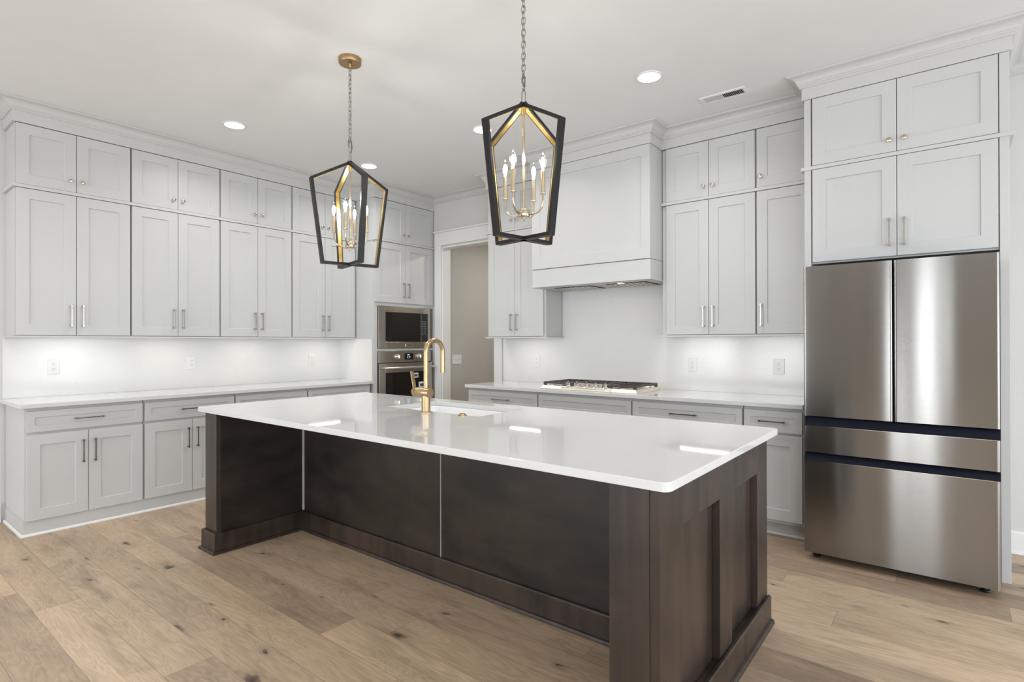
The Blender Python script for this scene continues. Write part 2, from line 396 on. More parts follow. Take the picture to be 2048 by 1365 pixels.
# ---------------------------------------------------------------- room shell
HX0, HX1, HY1 = -4.86, -3.2, 6.6       # hall beyond the doorway
fl = MB(); fl.box(LEFT_X-0.1, RIGHT_X+0.1, REAR_Y-0.1, BACK_Y+0.12, -0.05, 0); fl.box(HX0-0.1, HX1+0.1, BACK_Y+0.12, HY1+0.1, -0.05, 0)
struct('floor', fl, OAK, 'wide oak plank floor with knots')
cl = MB(); cl.box(LEFT_X-0.1, RIGHT_X+0.1, REAR_Y-0.1, BACK_Y+0.12, CEIL, CEIL+0.1)
struct('ceiling', cl, CEILM, 'flat off-white ceiling')
struct('wall_left', box(LEFT_X-0.1, LEFT_X, REAR_Y-0.1, BACK_Y+0.12, 0, CEIL), WALL, 'pale wall behind the long run of cabinets')
DX0, DX1, DZ = -4.79, -3.965, 2.475
wb = MB(); wb.box(LEFT_X, DX0, BACK_Y, BACK_Y+0.12, 0, CEIL); wb.box(DX1, RIGHT_X+0.1, BACK_Y, BACK_Y+0.12, 0, CEIL); wb.box(DX0, DX1, BACK_Y, BACK_Y+0.12, DZ, CEIL)
struct('wall_back', wb, WALL, 'pale wall with the doorway, cooktop and refrigerator')
def wall_with_holes(name, fixed, lo, hi, holes, axis, label):
    mb = MB(); t0, t1 = fixed
    def bx(a, b, z0, z1):
        if axis == 'x': mb.box(a, b, t0, t1, z0, z1)
        else: mb.box(t0, t1, a, b, z0, z1)
    cur = lo
    for (a, b, z0, z1) in sorted(holes):
        bx(cur, a, 0, CEIL); bx(a, b, 0, z0); bx(a, b, z1, CEIL); cur = b
    bx(cur, hi, 0, CEIL)
    struct(name, mb, REARP, label)
wall_with_holes('wall_rear', (REAR_Y-0.1, REAR_Y), LEFT_X-0.1, RIGHT_X+0.1, REAR_WINS, 'x', 'wall behind the viewer with added windows')
wall_with_holes('wall_right', (RIGHT_X, RIGHT_X+0.1), REAR_Y, BACK_Y+0.12, RIGHT_WINS, 'y', 'wall to the right of the viewer with added windows')
wi = 0
for (a, b, z0, z1) in REAR_WINS:
    wi += 1; mb = MB(); f = 0.05
    mb.box(a, a+f, REAR_Y-0.07, REAR_Y+0.02, z0, z1); mb.box(b-f, b, REAR_Y-0.07, REAR_Y+0.02, z0, z1)
    mb.box(a+f, b-f, REAR_Y-0.07, REAR_Y+0.02, z0, z0+f); mb.box(a+f, b-f, REAR_Y-0.07, REAR_Y+0.02, z1-f, z1)
    struct('added_window_%d' % wi, mb, TRIM, 'white framed opening added behind the viewer to light the room')
for (a, b, z0, z1) in RIGHT_WINS:
    wi += 1; mb = MB(); f = 0.05
    mb.box(RIGHT_X-0.02, RIGHT_X+0.07, a, a+f, z0, z1); mb.box(RIGHT_X-0.02, RIGHT_X+0.07, b-f, b, z0, z1)
    mb.box(RIGHT_X-0.02, RIGHT_X+0.07, a+f, b-f, z0, z0+f); mb.box(RIGHT_X-0.02, RIGHT_X+0.07, a+f, b-f, z1-f, z1)
    struct('added_window_%d' % wi, mb, TRIM, 'white framed opening added right of the viewer to light the room')
# hall
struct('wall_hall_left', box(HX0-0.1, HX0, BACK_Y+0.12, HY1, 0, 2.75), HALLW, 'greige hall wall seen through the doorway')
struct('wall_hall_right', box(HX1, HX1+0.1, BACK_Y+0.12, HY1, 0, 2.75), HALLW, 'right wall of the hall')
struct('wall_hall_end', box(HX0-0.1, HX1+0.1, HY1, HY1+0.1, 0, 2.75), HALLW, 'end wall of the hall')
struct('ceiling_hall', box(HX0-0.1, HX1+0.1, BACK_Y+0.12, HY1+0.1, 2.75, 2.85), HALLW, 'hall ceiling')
# doorway casing and jamb
dj = MB()
dj.box(DX0-0.004, DX0+0.012, BACK_Y-0.002, BACK_Y+0.13, 0, DZ); dj.box(DX1-0.012, DX1+0.004, BACK_Y-0.002, BACK_Y+0.13, 0, DZ)
dj.box(DX0-0.004, DX1+0.004, BACK_Y-0.002, BACK_Y+0.13, DZ-0.012, DZ+0.004)
dj.box(DX0-0.105, DX0-0.004, BACK_Y-0.020, BACK_Y, 0, DZ+0.02); dj.box(DX1+0.004, DX1+0.115, BACK_Y-0.020, BACK_Y, 0, DZ+0.02)
dj.box(DX0-0.115, DX1+0.125, BACK_Y-0.028, BACK_Y, DZ+0.02, DZ+0.035)
dj.box(DX0-0.105, DX1+0.115, BACK_Y-0.022, BACK_Y, DZ+0.035, DZ+0.175)
dj.box(DX0-0.120, DX1+0.130, BACK_Y-0.040, BACK_Y, DZ+0.175, DZ+0.195)
struct('trim_1', dj, TRIM, 'white doorway casing with a flat header', bevel=0.002)
# baseboards
def baseboard(name, path, label, h=0.14):
    mb = MB(); mb.sweep(path, [(0, 0), (0.028, 0), (0.026, 0.012), (0.016, 0.018), (0.016, h-0.012), (0.010, h), (0, h)])
    struct(name, mb, TRIM, label)
baseboard('baseboard_left', [(LEFT_X, REAR_Y), (LEFT_X, 0.875)], 'white baseboard left of the base cabinets')
baseboard('baseboard_back', [(0.262, BACK_Y), (RIGHT_X, BACK_Y), (RIGHT_X, REAR_Y), (LEFT_X, REAR_Y)], 'white baseboard right of the refrigerator')
baseboard('baseboard_hall', [(HX0, BACK_Y+0.14), (HX0, HY1), (HX1, HY1), (HX1, BACK_Y+0.14)], 'white baseboard in the hall')

# ---------------------------------------------------------------- crown, frieze and rails round the cabinets
UX, TX = -5.25, -4.93            # left run: door planes of wall cabinets and of the oven tower
RY, FY, HY, BY = 4.385, 4.075, 4.165, 4.06   # back run: wall cabinets, fridge surround, hood, base cabinets
LX = -4.97                       # left base door plane
CL0, CL1 = 0.885, 3.812          # left run ends
MX0, MX1 = -3.800, -3.062        # cabinet left of hood
HX_0, HX_1 = -3.060, -1.886      # hood
RX0, RX1 = -1.884, -0.757
FX0, FX1 = -0.757, 0.256
crown_prof = [(0, -0.079), (0.010, -0.079), (0.014, -0.075), (0.014, -0.067), (0.020, -0.063), (0.023, -0.058), (0.023, -0.054)]
crown_prof += [(0.026+0.044*(1-math.cos(PI/2*k/7)), -0.053+0.038*math.sin(PI/2*k/7)) for k in range(8)]
crown_prof += [(0.074, -0.014), (0.080, -0.010), (0.083, -0.006), (0.083, -0.001), (0.0, -0.001)]
path = [(LEFT_X, REAR_Y), (LEFT_X, CL0), (UX, CL0), (UX, CL1-0.0), (TX, CL1), (TX, BACK_Y), (MX0-0.018, BACK_Y), (MX0-0.018, RY), (HX_0-0.010, RY), (HX_0-0.010, HY-0.010),
        (HX_1+0.010, HY-0.010), (HX_1+0.010, RY), (FX0-0.014, RY), (FX0-0.014, FY), (FX1+0.014, FY), (FX1+0.014, BACK_Y), (RIGHT_X, BACK_Y), (RIGHT_X, REAR_Y)]
struct('trim_2', MB().sweep(path, crown_prof, CEIL), MOULD, 'crown moulding following the cabinets and walls')
FR0 = 2.928
fz = [(-0.018, 0), (0.004, 0), (0.004, CEIL-0.06-FR0), (-0.018, CEIL-0.06-FR0)]
p_left = [(LEFT_X+0.002, CL0+0.004), (UX, CL0+0.004), (UX, CL1), (TX, CL1), (TX, BACK_Y-0.003)]
struct('trim_3', MB().sweep(p_left, fz, FR0), MOULD, 'frieze board above the left cabinets', bevel=0.0015)
p_r = [(MX0-0.014, BACK_Y-0.003), (MX0-0.014, RY), (HX_0-0.006, RY), (HX_0-0.006, HY-0.006), (HX_1+0.006, HY-0.006), (HX_1+0.006, RY), (FX0-0.010, RY), (FX0-0.010, FY), (FX1+0.010, FY), (FX1+0.010, BACK_Y-0.003)]
struct('trim_4', MB().sweep(p_r, fz, FR0), MOULD, 'frieze board above the hood and right cabinets', bevel=0.0015)
rail = [(-0.018, 0), (0.008, 0), (0.008, 0.023), (-0.018, 0.023)]
RZ = 2.4595
struct('trim_5', MB().sweep([(LEFT_X+0.002, CL0+0.008), (UX, CL0+0.008), (UX, CL1), (TX, CL1), (TX, BACK_Y-0.003)], rail, RZ), MOULD, 'slim rail between the stacked left cabinets', bevel=0.001)
struct('trim_6', MB().sweep([(MX0-0.012, BACK_Y-0.045), (MX0-0.012, RY), (HX_0-0.003, RY)], rail, RZ), MOULD, 'slim rail across the cabinets left of the hood', bevel=0.001)
struct('trim_7', MB().sweep([(HX_1+0.003, RY), (FX0-0.012, RY), (FX0-0.012, FY), (FX1+0.012, FY), (FX1+0.012, BACK_Y-0.003)], rail, RZ), MOULD, 'slim rail across the right cabinets', bevel=0.001)
lrail = [(-0.022, 0), (0.006, 0), (0.006, 0.0125), (-0.022, 0.0125)]
LZ = 1.374
struct('trim_8', MB().sweep([(LEFT_X+0.014, CL0+0.006), (UX, CL0+0.006), (UX, CL1-0.004)], lrail, LZ), MOULD, 'light rail under the left wall cabinets', bevel=0.001)
struct('trim_9', MB().sweep([(MX0-0.016, BACK_Y-0.045), (MX0-0.016, RY), (MX1+0.016, RY), (MX1+0.016, BACK_Y-0.014)], lrail, LZ), MOULD, 'light rail under the cabinet left of the cooktop', bevel=0.001)
struct('trim_10', MB().sweep([(RX0-0.014, BACK_Y-0.014), (RX0-0.014, RY), (RX1-0.002, RY)], lrail, LZ), MOULD, 'light rail under the cabinets right of the cooktop', bevel=0.001)

# ---------------------------------------------------------------- cabinets (local: x along the run, -y to the room, door face at y=0)
def shaker(w, h, t=0.019, st=0.074, rec=0.008):
    mb = MB(); bm = mb.bm
    def ring(x0, x1, z0, z1, y): return [bm.verts.new(p) for p in ((x0, y, z0), (x1, y, z0), (x1, y, z1), (x0, y, z1))]
    A = ring(0, w, 0, h, 0); B = ring(st, w-st, st, h-st, 0); C = ring(st+0.0015, w-st-0.0015, st+0.0015, h-st-0.0015, rec); D = ring(0, w, 0, h, t)
    for P, Q in ((A, B), (B, C)):
        for i in range(4): bm.faces.new((P[i], P[(i+1) % 4], Q[(i+1) % 4], Q[i]))
    bm.faces.new(C); bm.faces.new(D[::-1])
    for i in range(4): bm.faces.new((A[(i+1) % 4], A[i], D[i], D[(i+1) % 4]))
    return mb
def pull_mesh(Ln, horizontal=False):
    """slim bar pull on two square feet, centred on the origin, standing off along -y"""
    mb = MB()
    if not horizontal:
        mb.box(-0.0045, 0.0045, -0.034, -0.026, -Ln/2, Ln/2)
        for s in (-1, 1):
            z = s*(Ln/2-0.008)
            mb.box(-0.007, 0.007, -0.035, -0.025, z-0.008, z+0.008)
            mb.box(-0.0055, 0.0055, -0.026, -0.0003, z-0.006, z+0.006)
    else:
        mb.box(-Ln/2, Ln/2, -0.034, -0.026, -0.0045, 0.0045)
        for s in (-1, 1):
            x = s*(Ln/2-0.008)
            mb.box(x-0.008, x+0.008, -0.035, -0.025, -0.007, 0.007)
            mb.box(x-0.006, x+0.006, -0.026, -0.0003, -0.0055, 0.0055)
    return mb
def knob_mesh():
    Mx = Matrix.Rotation(PI/2, 4, 'X')
    return MB().lathe([(0.006, 0.0003), (0.0048, 0.010), (0.0065, 0.014), (0.0135, 0.017), (0.0145, 0.021), (0.0135, 0.025), (0.010, 0.0265), (0, 0.0268)], 20, Mx)
def door(parent, x0, x1, z0, z1, handle=None, hx=0, hz=0, mat=PAINT):
    d = shaker(x1-x0, z1-z0).build('cabinet_door', mat, parent, bevel=0.0012)
    d.location = (x0, 0, z0)
    if handle == 'pull': h = pull_mesh(0.166).build('handle', NICKEL, d, bevel=0.0012); h.location = (hx-x0, 0, hz-z0)
    if handle == 'knob': h = knob_mesh().build('knob', CHAMP, d, smooth=True); h.location = (hx-x0, 0, hz-z0)
    return d
def drawer(parent, x0, x1, z0, z1, pull=0.19, mat=PAINT):
    d = shaker(x1-x0, z1-z0, st=0.045 if z1-z0 < 0.2 else 0.074).build('drawer_front', mat, parent, bevel=0.0012)
    d.location = (x0, 0, z0)
    if pull: h = pull_mesh(pull, True).build('handle', NICKEL, d, bevel=0.0012); h.location = ((x1-x0)/2, 0, (z1-z0)/2+0.002)
    return d
FT = 0.021  # face frame behind the doors
def two_doors(t, w, m0, m1, z0, z1, kind, hz):
    """pair of doors between margins m0, w-m1"""
    c = (m0+w-m1)/2; g = 0.0018
    if kind == 'knob': off = 0.037
    else: off = 0.036
    door(t, m0, c-g, z0, z1, kind, c-off, hz); door(t, c+g, w-m1, z0, z1, kind, c+off, hz)
def body(t, w, d, z0, z1, x0=0.0, mat=PAINT, name='cabinet_body'):
    return box(x0+0.003, w-0.003, FT, d, z0, z1).build(name, mat, t, bevel=0.001)

ZD0, ZD1 = 1.392, 2.4565      # tall wall doors
ZS0, ZS1 = 2.4855, 2.9225     # small stacked doors
G = 0.0005
# left run door joints (world y)
LJ = [0.908, 1.618, 1.633, 2.323, 2.338, 3.034, 3.049, 3.800]
LJ = [0.908, 1.612, 1.626, 2.316, 2.330, 3.024, 3.038, 3.785]
LE = [0.900, 1.619, 2.323, 3.031, 3.809]
order = ['first bay from the open end of the run', 'second bay from the open end', 'third bay from the open end', 'fourth bay, beside the oven tower']
for i in range(4):
    y0, y1 = LE[i], LE[i+1]; m0 = LJ[2*i]-y0; m1 = y1-LJ[2*i+1]
    t = thing('stacked_cabinet', 'short two-door cabinet with knobs, left wall, ' + order[i], 'cabinet', (UX, y0, 0), PI/2, 'short stacked cabinets along the left wall')
    body(t, y1-y0-G, 0.318, 2.484, 2.926); two_doors(t, y1-y0, m0, m1, ZS0, ZS1, 'knob', 2.567)
    t = thing('wall_cabinet', 'tall wall cabinet with pulls, left wall, ' + order[i], 'cabinet', (UX, y0, 0), PI/2, 'tall wall cabinets along the left wall')
    body(t, y1-y0-G, 0.318, 1.3875, 2.458); two_doors(t, y1-y0, m0, m1, ZD0, ZD1, 'pull', 1.540)
# left base units
BE = [0.900, 1.619, 2.327, 3.033, 3.800]
BJ = [0.915, 1.612, 1.626, 2.320, 2.334, 3.026, 3.040, 3.775]
bdesc = ['base cabinet at the open end of the left counter, drawer over two doors', 'base cabinet second from the open end of the left counter, partly behind island',
         'base cabinet third from the left counter open end, only its drawer showing', 'pale grey base cabinet beside the oven tower, only its drawer showing']
for i in range(4):
    y0, y1 = BE[i], BE[i+1]; w_ = y1-y0
    t = thing('base_cabinet', bdesc[i], 'cabinet', (LX, y0, 0), PI/2, 'base cabinets under the left counter')
    body(t, w_-G, 0.585, 0.1045, 0.884); box(0, w_-G, FT, 0.585, 0.0, 0.104).build('plinth', PAINT, t)
    m0 = BJ[2*i]-y0; m1 = y1-BJ[2*i+1]
    drawer(t, m0, w_-m1, 0.715, 0.861, 0.175)
    c = (m0+w_-m1)/2
    door(t, m0, c-0.0018, 0.105, 0.697, 'pull', c-0.036, 0.550); door(t, c+0.0018, w_-m1, 0.105, 0.697, 'pull', c+0.036, 0.550)
struct('baseboard_1', MB().sweep([(LEFT_X+0.03, 0.899), (LX-0.020, 0.899), (LX-0.020, 3.81)], [(0.0006, 0.0005), (0.016, 0.0005), (0.014, 0.010), (0.006, 0.016), (0.0006, 0.016)]), TRIM, 'white shoe moulding along the left base cabinets')

# oven tower: local x = y-3.812
t = thing('oven_cabinet', 'tall pale grey cabinet tower holding the microwave and wall oven', 'cabinet', (TX, CL1+0.001, 0), PI/2)
W = BACK_Y-0.003-CL1-0.001
ob = MB(); o0, o1 = 0.052, 0.868       # opening between
ob.box(0, o0, FT-0.0, 0.635, 0, 2.926); ob.box(o1, W, FT, 0.635, 0, 2.926)
ob.box(o0, o1, FT, 0.635, 1.7425, 2.926); ob.box(o0, o1, FT, 0.635, 1.2415, 1.2655); ob.box(o0, o1, FT, 0.635, 0, 0.50); ob.box(o0, o1, 0.60, 0.635, 0.5, 1.75)
ob.build('cabinet_body', PAINT, t, bevel=0.001)
two_doors(t, W, 0.010, 0.012, ZS0, ZS1, 'knob', 2.565)
two_doors(t, W, 0.010, 0.012, 1.782, ZD1, 'pull', 1.930)
drawer(t, 0.012, W-0.014, 0.115, 0.48, 0.19)

# microwave (local frame of the tower)
tw = (TX, CL1+0.001, 0)
t = thing('microwave', 'built-in microwave with steel trim frame and black door, above the oven', 'microwave', tw, PI/2)
mb = MB(); mx0, mx1, mz0, mz1 = o0+0.004, o1-0.004, 1.2685, 1.7395; ix0, ix1, iz0, iz1 = 0.150, 0.790, 1.340, 1.675
mb.box(mx0, ix0, 0.006, 0.020, mz0, mz1); mb.box(ix1, mx1, 0.006, 0.020, mz0, mz1); mb.box(ix0, ix1, 0.006, 0.020, mz0, iz0); mb.box(ix0, ix1, 0.006, 0.020, iz1, mz1)
mb.build('trim_frame', STEEL, t, bevel=0.001)
box(mx0+0.01, mx1-0.01, 0.0205, 0.50, mz0+0.003, mz1-0.003).build('microwave_body', BLACK, t)
dd = box(ix0+0.002, 0.676, 0.004, 0.0195, iz0+0.002, iz1-0.002).build('microwave_door', BLKGLASS, t, bevel=0.0015)
box(0.6775, 0.6815, 0.001, 0.019, iz0+0.002, iz1-0.002).build('door_edge_strip', CHROME, t)
cp = box(0.683, ix1-0.002, 0.004, 0.0195, iz0+0.002, iz1-0.002).build('control_panel', BLACK, t, bevel=0.001)
kb = MB()
for r in range(9):
    for c in range(3):
        if r == 8 and c == 1: continue
        z = 1.582-r*0.0195; x = 0.706+c*0.0235
        kb.box(x-0.0048, x+0.0048, 0.0032, 0.0041, z-0.0018, z+0.0018)
kb.build('keypad', WHITEP, cp)
bg = box(0.440, 0.548, 0.002, 0.0058, 1.287, 1.318).build('badge', CHROME, t, bevel=0.001)
box(0.446, 0.542, 0.0012, 0.0020, 1.292, 1.313).build('badge_plate', STEEL, bg)
def text_mesh(body_, size, name, mat, parent, loc, rot):
    cu = bpy.data.curves.new(name, 'FONT'); cu.body = body_; cu.size = size; cu.align_x = 'CENTER'; cu.align_y = 'CENTER'; cu.extrude = 0.0004
    tmp = bpy.data.objects.new(name, cu); COL.objects.link(tmp)
    dg = bpy.context.evaluated_depsgraph_get(); me = bpy.data.meshes.new_from_object(tmp.evaluated_get(dg))
    bpy.data.objects.remove(tmp); me.materials.clear(); me.materials.append(mat)
    o = bpy.data.objects.new(name, me); COL.objects.link(o); o.parent = parent; o.location = loc; o.rotation_euler = rot
    return o
text_mesh('FRIGIDAIRE', 0.0155, 'lettering', BLACK, bg, (0.494, 0.0008, 1.3025), (PI/2, 0, 0))

# wall oven
t = thing('wall_oven', 'stainless wall oven with two knobs, bar handle and stickers on its glass', 'oven', tw, PI/2)
box(mx0+0.01, mx1-0.01, 0.022, 0.58, 0.505, 1.236).build('oven_body', BLACK, t)
cp = box(mx0, mx1, 0.002, 0.0215, 1.108, 1.2385).build('control_panel', STEEL, t, bevel=0.0012)
dsp = box(0.425, 0.552, -0.0005, 0.0018, 1.135, 1.208).build('display', BLKGLASS, t, bevel=0.0008)
dg_ = MB()
for k, (x, z, ww) in enumerate([(0.480, 1.190, 0.030), (0.470, 1.170, 0.010), (0.500, 1.170, 0.010), (0.470, 1.155, 0.008), (0.500, 1.155, 0.008)]):
    dg_.box(x-ww/2, x+ww/2, -0.0012, -0.0006, z-0.004, z+0.004)
dg_.build('display_digits', DISP, dsp)
for x in (0.315, 0.640):
    k = MB().lathe([(0.034, 0.0002), (0.034, 0.006), (0.024, 0.008), (0.022, 0.034), (0.018, 0.038), (0, 0.038)], 28, Matrix.Translation((x, 0.0018, 1.172)) @ Matrix.Rotation(PI/2, 4, 'X')).build('knob', CHROME, t, smooth=True)
    box(x-0.005, x+0.005, -0.046, -0.0365, 1.152, 1.192).build('knob_grip', CHROME, k, bevel=0.001)
od = MB(); gx0, gx1, gz0, gz1 = mx0+0.085, mx1-0.085, 0.62, 0.995; dz0, dz1 = 0.508, 1.098
od.box(mx0+0.004, gx0, -0.012, 0.0215, dz0, dz1); od.box(gx1, mx1-0.004, -0.012, 0.0215, dz0, dz1); od.box(gx0, gx1, -0.012, 0.0215, dz0, gz0); od.box(gx0, gx1, -0.012, 0.0215, gz1, dz1)
od = od.build('oven_door', STEEL, t, bevel=0.0012)
box(gx0+0.0003, gx1-0.0003, -0.010, 0.010, gz0+0.0003, gz1-0.0003).build('door_glass', BLKGLASS, od)
hd = MB().tube([(mx0+0.035, -0.066, 1.048), (mx1-0.005, -0.066, 1.048)], 0.0125, 16).build('handle', CHROME, od, smooth=True)
for x in (mx0+0.05, mx1-0.02):
    MB().tube([(x, -0.0125, 1.048), (x, -0.066, 1.048)], 0.012, 12).build('handle_bracket', CHROME, hd, smooth=True)
for (x, z, ww, hh) in ((0.585, 0.950, 0.075, 0.058), (0.700, 0.835, 0.145, 0.070)):
    s = box(x-ww/2, x+ww/2, -0.0108, -0.0101, z-hh/2, z+hh/2).build('sticker', PAPER, od)
    box(x-ww*0.36, x+ww*0.36, -0.0113, -0.0109, z-hh*0.28, z+hh*0.20).build('sticker_print', INK, s)

# counters
def slab(mb, x0, x1, y0, y1, z0, z1): mb.box(x0, x1, y0, y1, z0, z1)
mb = MB().box(LEFT_X+0.002, -4.935, 0.872, 3.809, 0.885, 0.915)
tag(mb.build('countertop', QUARTZ, bevel=0.003, seg=3), 'long white quartz countertop along the left wall below the tall wall cabinets', 'countertop')
mb = MB().box(-3.792, FX0-0.004, 4.030, BACK_Y-0.002, 0.885, 0.915)
tag(mb.build('countertop', QUARTZ, bevel=0.003, seg=3), 'white quartz countertop on the back wall carrying the cooktop', 'countertop')
# backsplashes
mb = MB().box(LEFT_X+0.001, LEFT_X+0.013, 0.885, 3.808, 0.9155, 1.386); mb.box(LEFT_X+0.013, -4.965, 3.799, 3.8105, 0.9155, 1.372)
tag(mb.build('backsplash', SPLASH), 'white quartz backsplash slab behind the left counter', 'backsplash')
mb = MB()
mb.box(-3.835, RX1-0.002, BACK_Y-0.013, BACK_Y-0.001, 0.9155, 1.386); mb.box(MX1+0.001, RX0-0.001, BACK_Y-0.013, BACK_Y-0.001, 1.386, 1.86)
tag(mb.build('backsplash', SPLASH), 'white quartz backsplash slab behind the cooktop, rising to the hood', 'backsplash')

# back run wall cabinets
def back_unit(x0, x1, jl, jr, pair, ldesc, rdesc, side_handle=None):
    for (nm, lab, zb0, zb1, zd0, zd1, kd, hz) in (('stacked_cabinet', ldesc, 2.484, 2.926, ZS0, ZS1, 'knob', 2.5635), ('wall_cabinet', rdesc, 1.3875, 2.458, ZD0, ZD1, 'pull', 1.5335)):
        t = thing(nm, lab, 'cabinet', (x0, RY, 0), 0, 'stacked wall cabinets on the back wall')
        body(t, x1-x0-G, BACK_Y-0.002-RY, zb0, zb1)
        if pair: two_doors(t, x1-x0, jl-x0, x1-jr, zd0, zd1, kd, hz)
        else: door(t, jl-x0, jr-x0, zd0, zd1, kd, jl-x0+0.030+(0.003 if kd == 'pull' else 0), hz)
back_unit(MX0, MX1, -3.786, -3.089, True, 'short pale grey cabinet with knobs above the tall one, between doorway and range hood', 'tall pale grey wall cabinet with bar pulls between the doorway and range hood')
back_unit(RX0, -1.141, -1.842, -1.148, True, 'short two-door pale grey cabinet with brass knobs just right of the range hood', 'tall two-door pale grey wall cabinet just right of the range hood')
back_unit(-1.141, RX1-0.001, -1.136, -0.762, False, 'short single-door pale grey cabinet with one knob, tucked against the refrigerator surround', 'tall single-door pale grey wall cabinet tucked against the refrigerator surround')

# back run base cabinets
TOE = 0.10
def back_base(x0, x1, jl, jr, desc, drawer_pull, doors, cooktop=False):
    t = thing('base_cabinet', desc, 'cabinet', (x0, BY, 0), 0, 'base cabinets under the cooktop counter')
    w_ = x1-x0
    if cooktop:
        mb = MB(); mb.box(0, w_-G, FT, 0.04, TOE, 0.884); mb.box(0, 0.018, 0.04, 0.63, TOE, 0.884); mb.box(w_-0.018-G, w_-G, 0.04, 0.63, TOE, 0.884)
        mb.box(0.018, w_-0.018-G, 0.04, 0.63, TOE, 0.118); mb.box(0.018, w_-0.018-G, 0.612, 0.63, 0.118, 0.884)
        mb.build('cabinet_body', PAINT, t)
    else: body(t, w_-G, 0.63, TOE, 0.884)
    box(0, w_-G, 0.095, 0.11, 0.0, TOE-0.0005).build('toe_kick', PAINT, t)
    m0, m1 = jl-x0, x1-jr
    drawer(t, m0, w_-m1, 0.715, 0.861, drawer_pull)
    if doors == 2:
        c = (m0+w_-m1)/2
        door(t, m0, c-0.0018, 0.123, 0.700, 'pull', c-0.036, 0.55); door(t, c+0.0018, w_-m1, 0.123, 0.700, 'pull', c+0.036, 0.55)
    else: door(t, m0, w_-m1, 0.123, 0.700, 'pull', m0+0.033, 0.55)
back_base(-3.780, -2.921, -3.766, -2.928, 'pale grey base cabinet at the doorway end of the cooktop counter', 0.20, 2)
back_base(-2.921, -1.998, -2.914, -2.005, 'pale grey base cabinet directly under the cooktop with a plain false drawer', None, 2, True)
back_base(-1.998, -1.148, -1.991, -1.155, 'wide pale grey base cabinet right of the cooktop, one long drawer showing', 0.20, 2)
back_base(-1.148, RX1-0.002, -1.141, -0.772, 'narrow pale grey base cabinet beside the refrigerator, drawer over one door', 0.165, 1)
struct('baseboard_2', box(-3.78, RX1-0.002, BY+0.080, BY+0.0945, 0.0005, 0.016), TRIM, 'shoe moulding along the toe kick of the back base cabinets')

# fridge surround
t = thing('refrigerator_cabinet', 'pale grey surround with four doors standing around and above the refrigerator', 'cabinet', (FX0, FY, 0), 0)
W = FX1-FX0; dp = BACK_Y-0.003-FY
for (a, b) in ((0, 0.040), (W-0.042, W)):
    box(a, b, 0, dp, 0, 2.926).build('side_panel', PAINT, t, bevel=0.0015)
box(0.0405, W-0.0425, FT, dp, 1.842, 2.926).build('cabinet_body', PAINT, t)
fo = 0.0
c = 0.5035
for (z0, z1, kd, hz) in ((ZS0, 2.9225, 'knob', 2.556), (1.852, ZD1, 'pull', 1.995)):
    door(t, 0.0485, c-0.0018, z0, z1, kd, c-0.037, hz); door(t, c+0.0018, W-0.0475, z0, z1, kd, c+0.037, hz)
for o in t.children:
    if o.name.startswith('cabinet_door'): o.location.y = -0.006

# ---------------------------------------------------------------- refrigerator
t = thing('refrigerator', 'large brushed stainless four-door refrigerator with two dark handle bands', 'refrigerator', (0, 0, 0))
X0, X1, Y0 = -0.708, 0.197, 3.778
box(-0.703, 0.192, 3.862, 4.62, 0.045, 1.79).build('refrigerator_body', DARKG, t, bevel=0.003)
def fdoor(name, x0, x1, z0, z1, bulge=0.0012, nx=40, nz=8, depth=0.082):
    mb = MB(); bm = mb.bm; g = []
    for j in range(nz+1):
        row = []
        for i in range(nx+1):
            s = 0.5-0.5*math.cos(PI*i/nx); q = j/nz
            e = min(s, 1-s)*(x1-x0)
            yy = Y0 - bulge*(1-(2*s-1)**2)
            if e < 0.004: yy += 0.0025*(1-e/0.004)
            row.append(bm.verts.new((x0+(x1-x0)*s, yy, z0+(z1-z0)*q)))
        g.append(row)
    for j in range(nz):
        for i in range(nx): bm.faces.new((g[j][i], g[j][i+1], g[j+1][i+1], g[j+1][i]))
    b0 = [bm.verts.new((x, Y0+depth, z)) for (x, z) in ((x0, z0), (x1, z0), (x1, z1), (x0, z1))]
    bm.faces.new(b0[::-1])
    bm.faces.new(g[0][::-1] + [b0[0], b0[1]]); bm.faces.new(g[nz] + [b0[2], b0[3]])
    bm.faces.new([g[j][0] for j in range(nz+1)] + [b0[3], b0[0]]); bm.faces.new([g[j][nx] for j in range(nz, -1, -1)] + [b0[1], b0[2]])
    return mb.build(name, FRIDGE, t, smooth=True)
fdoor('refrigerator_door', X0, -0.2603, 0.880, 1.790)
fdoor('refrigerator_door', -0.2490, X1, 0.880, 1.790)
d1 = fdoor('freezer_drawer', X0, X1, 0.660, 0.822)
d2 = fdoor('freezer_drawer', X0, X1, 0.050, 0.611)
for (z0, z1, p) in ((0.8225, 0.872, d1), (0.6115, 0.652, d2)):
    MB().prism([(3.774, z0), (3.84, z0), (3.84, z1), (3.800, z1), (3.777, z0+0.004)], 'x', X0+0.002, X1-0.001).build('handle_recess', BLUEBLK, p)
    box(X0+0.002, X1-0.002, 3.772, 3.777, z0-0.0030, z0-0.0003).build('edge_strip', CHROME, p)
for x in (-0.655, 0.140):
    f = MB().lathe([(0.022, 0.0), (0.024, 0.006), (0.020, 0.012), (0.010, 0.014), (0.010, 0.0445), (0, 0.0445)], 20, Matrix.Translation((x, 3.875, 0.0))).build('levelling_foot', BLACK, t, smooth=True)
box(-0.69, 0.18, 3.93, 3.95, 0.012, 0.045).build('kick_plate', BLACK, t)
for x in (-0.62, 0.10): MB().tube([(x, 3.90, 0.028), (x, 3.925, 0.028)], 0.024, 14).build('roller', BLACK, t, smooth=True)

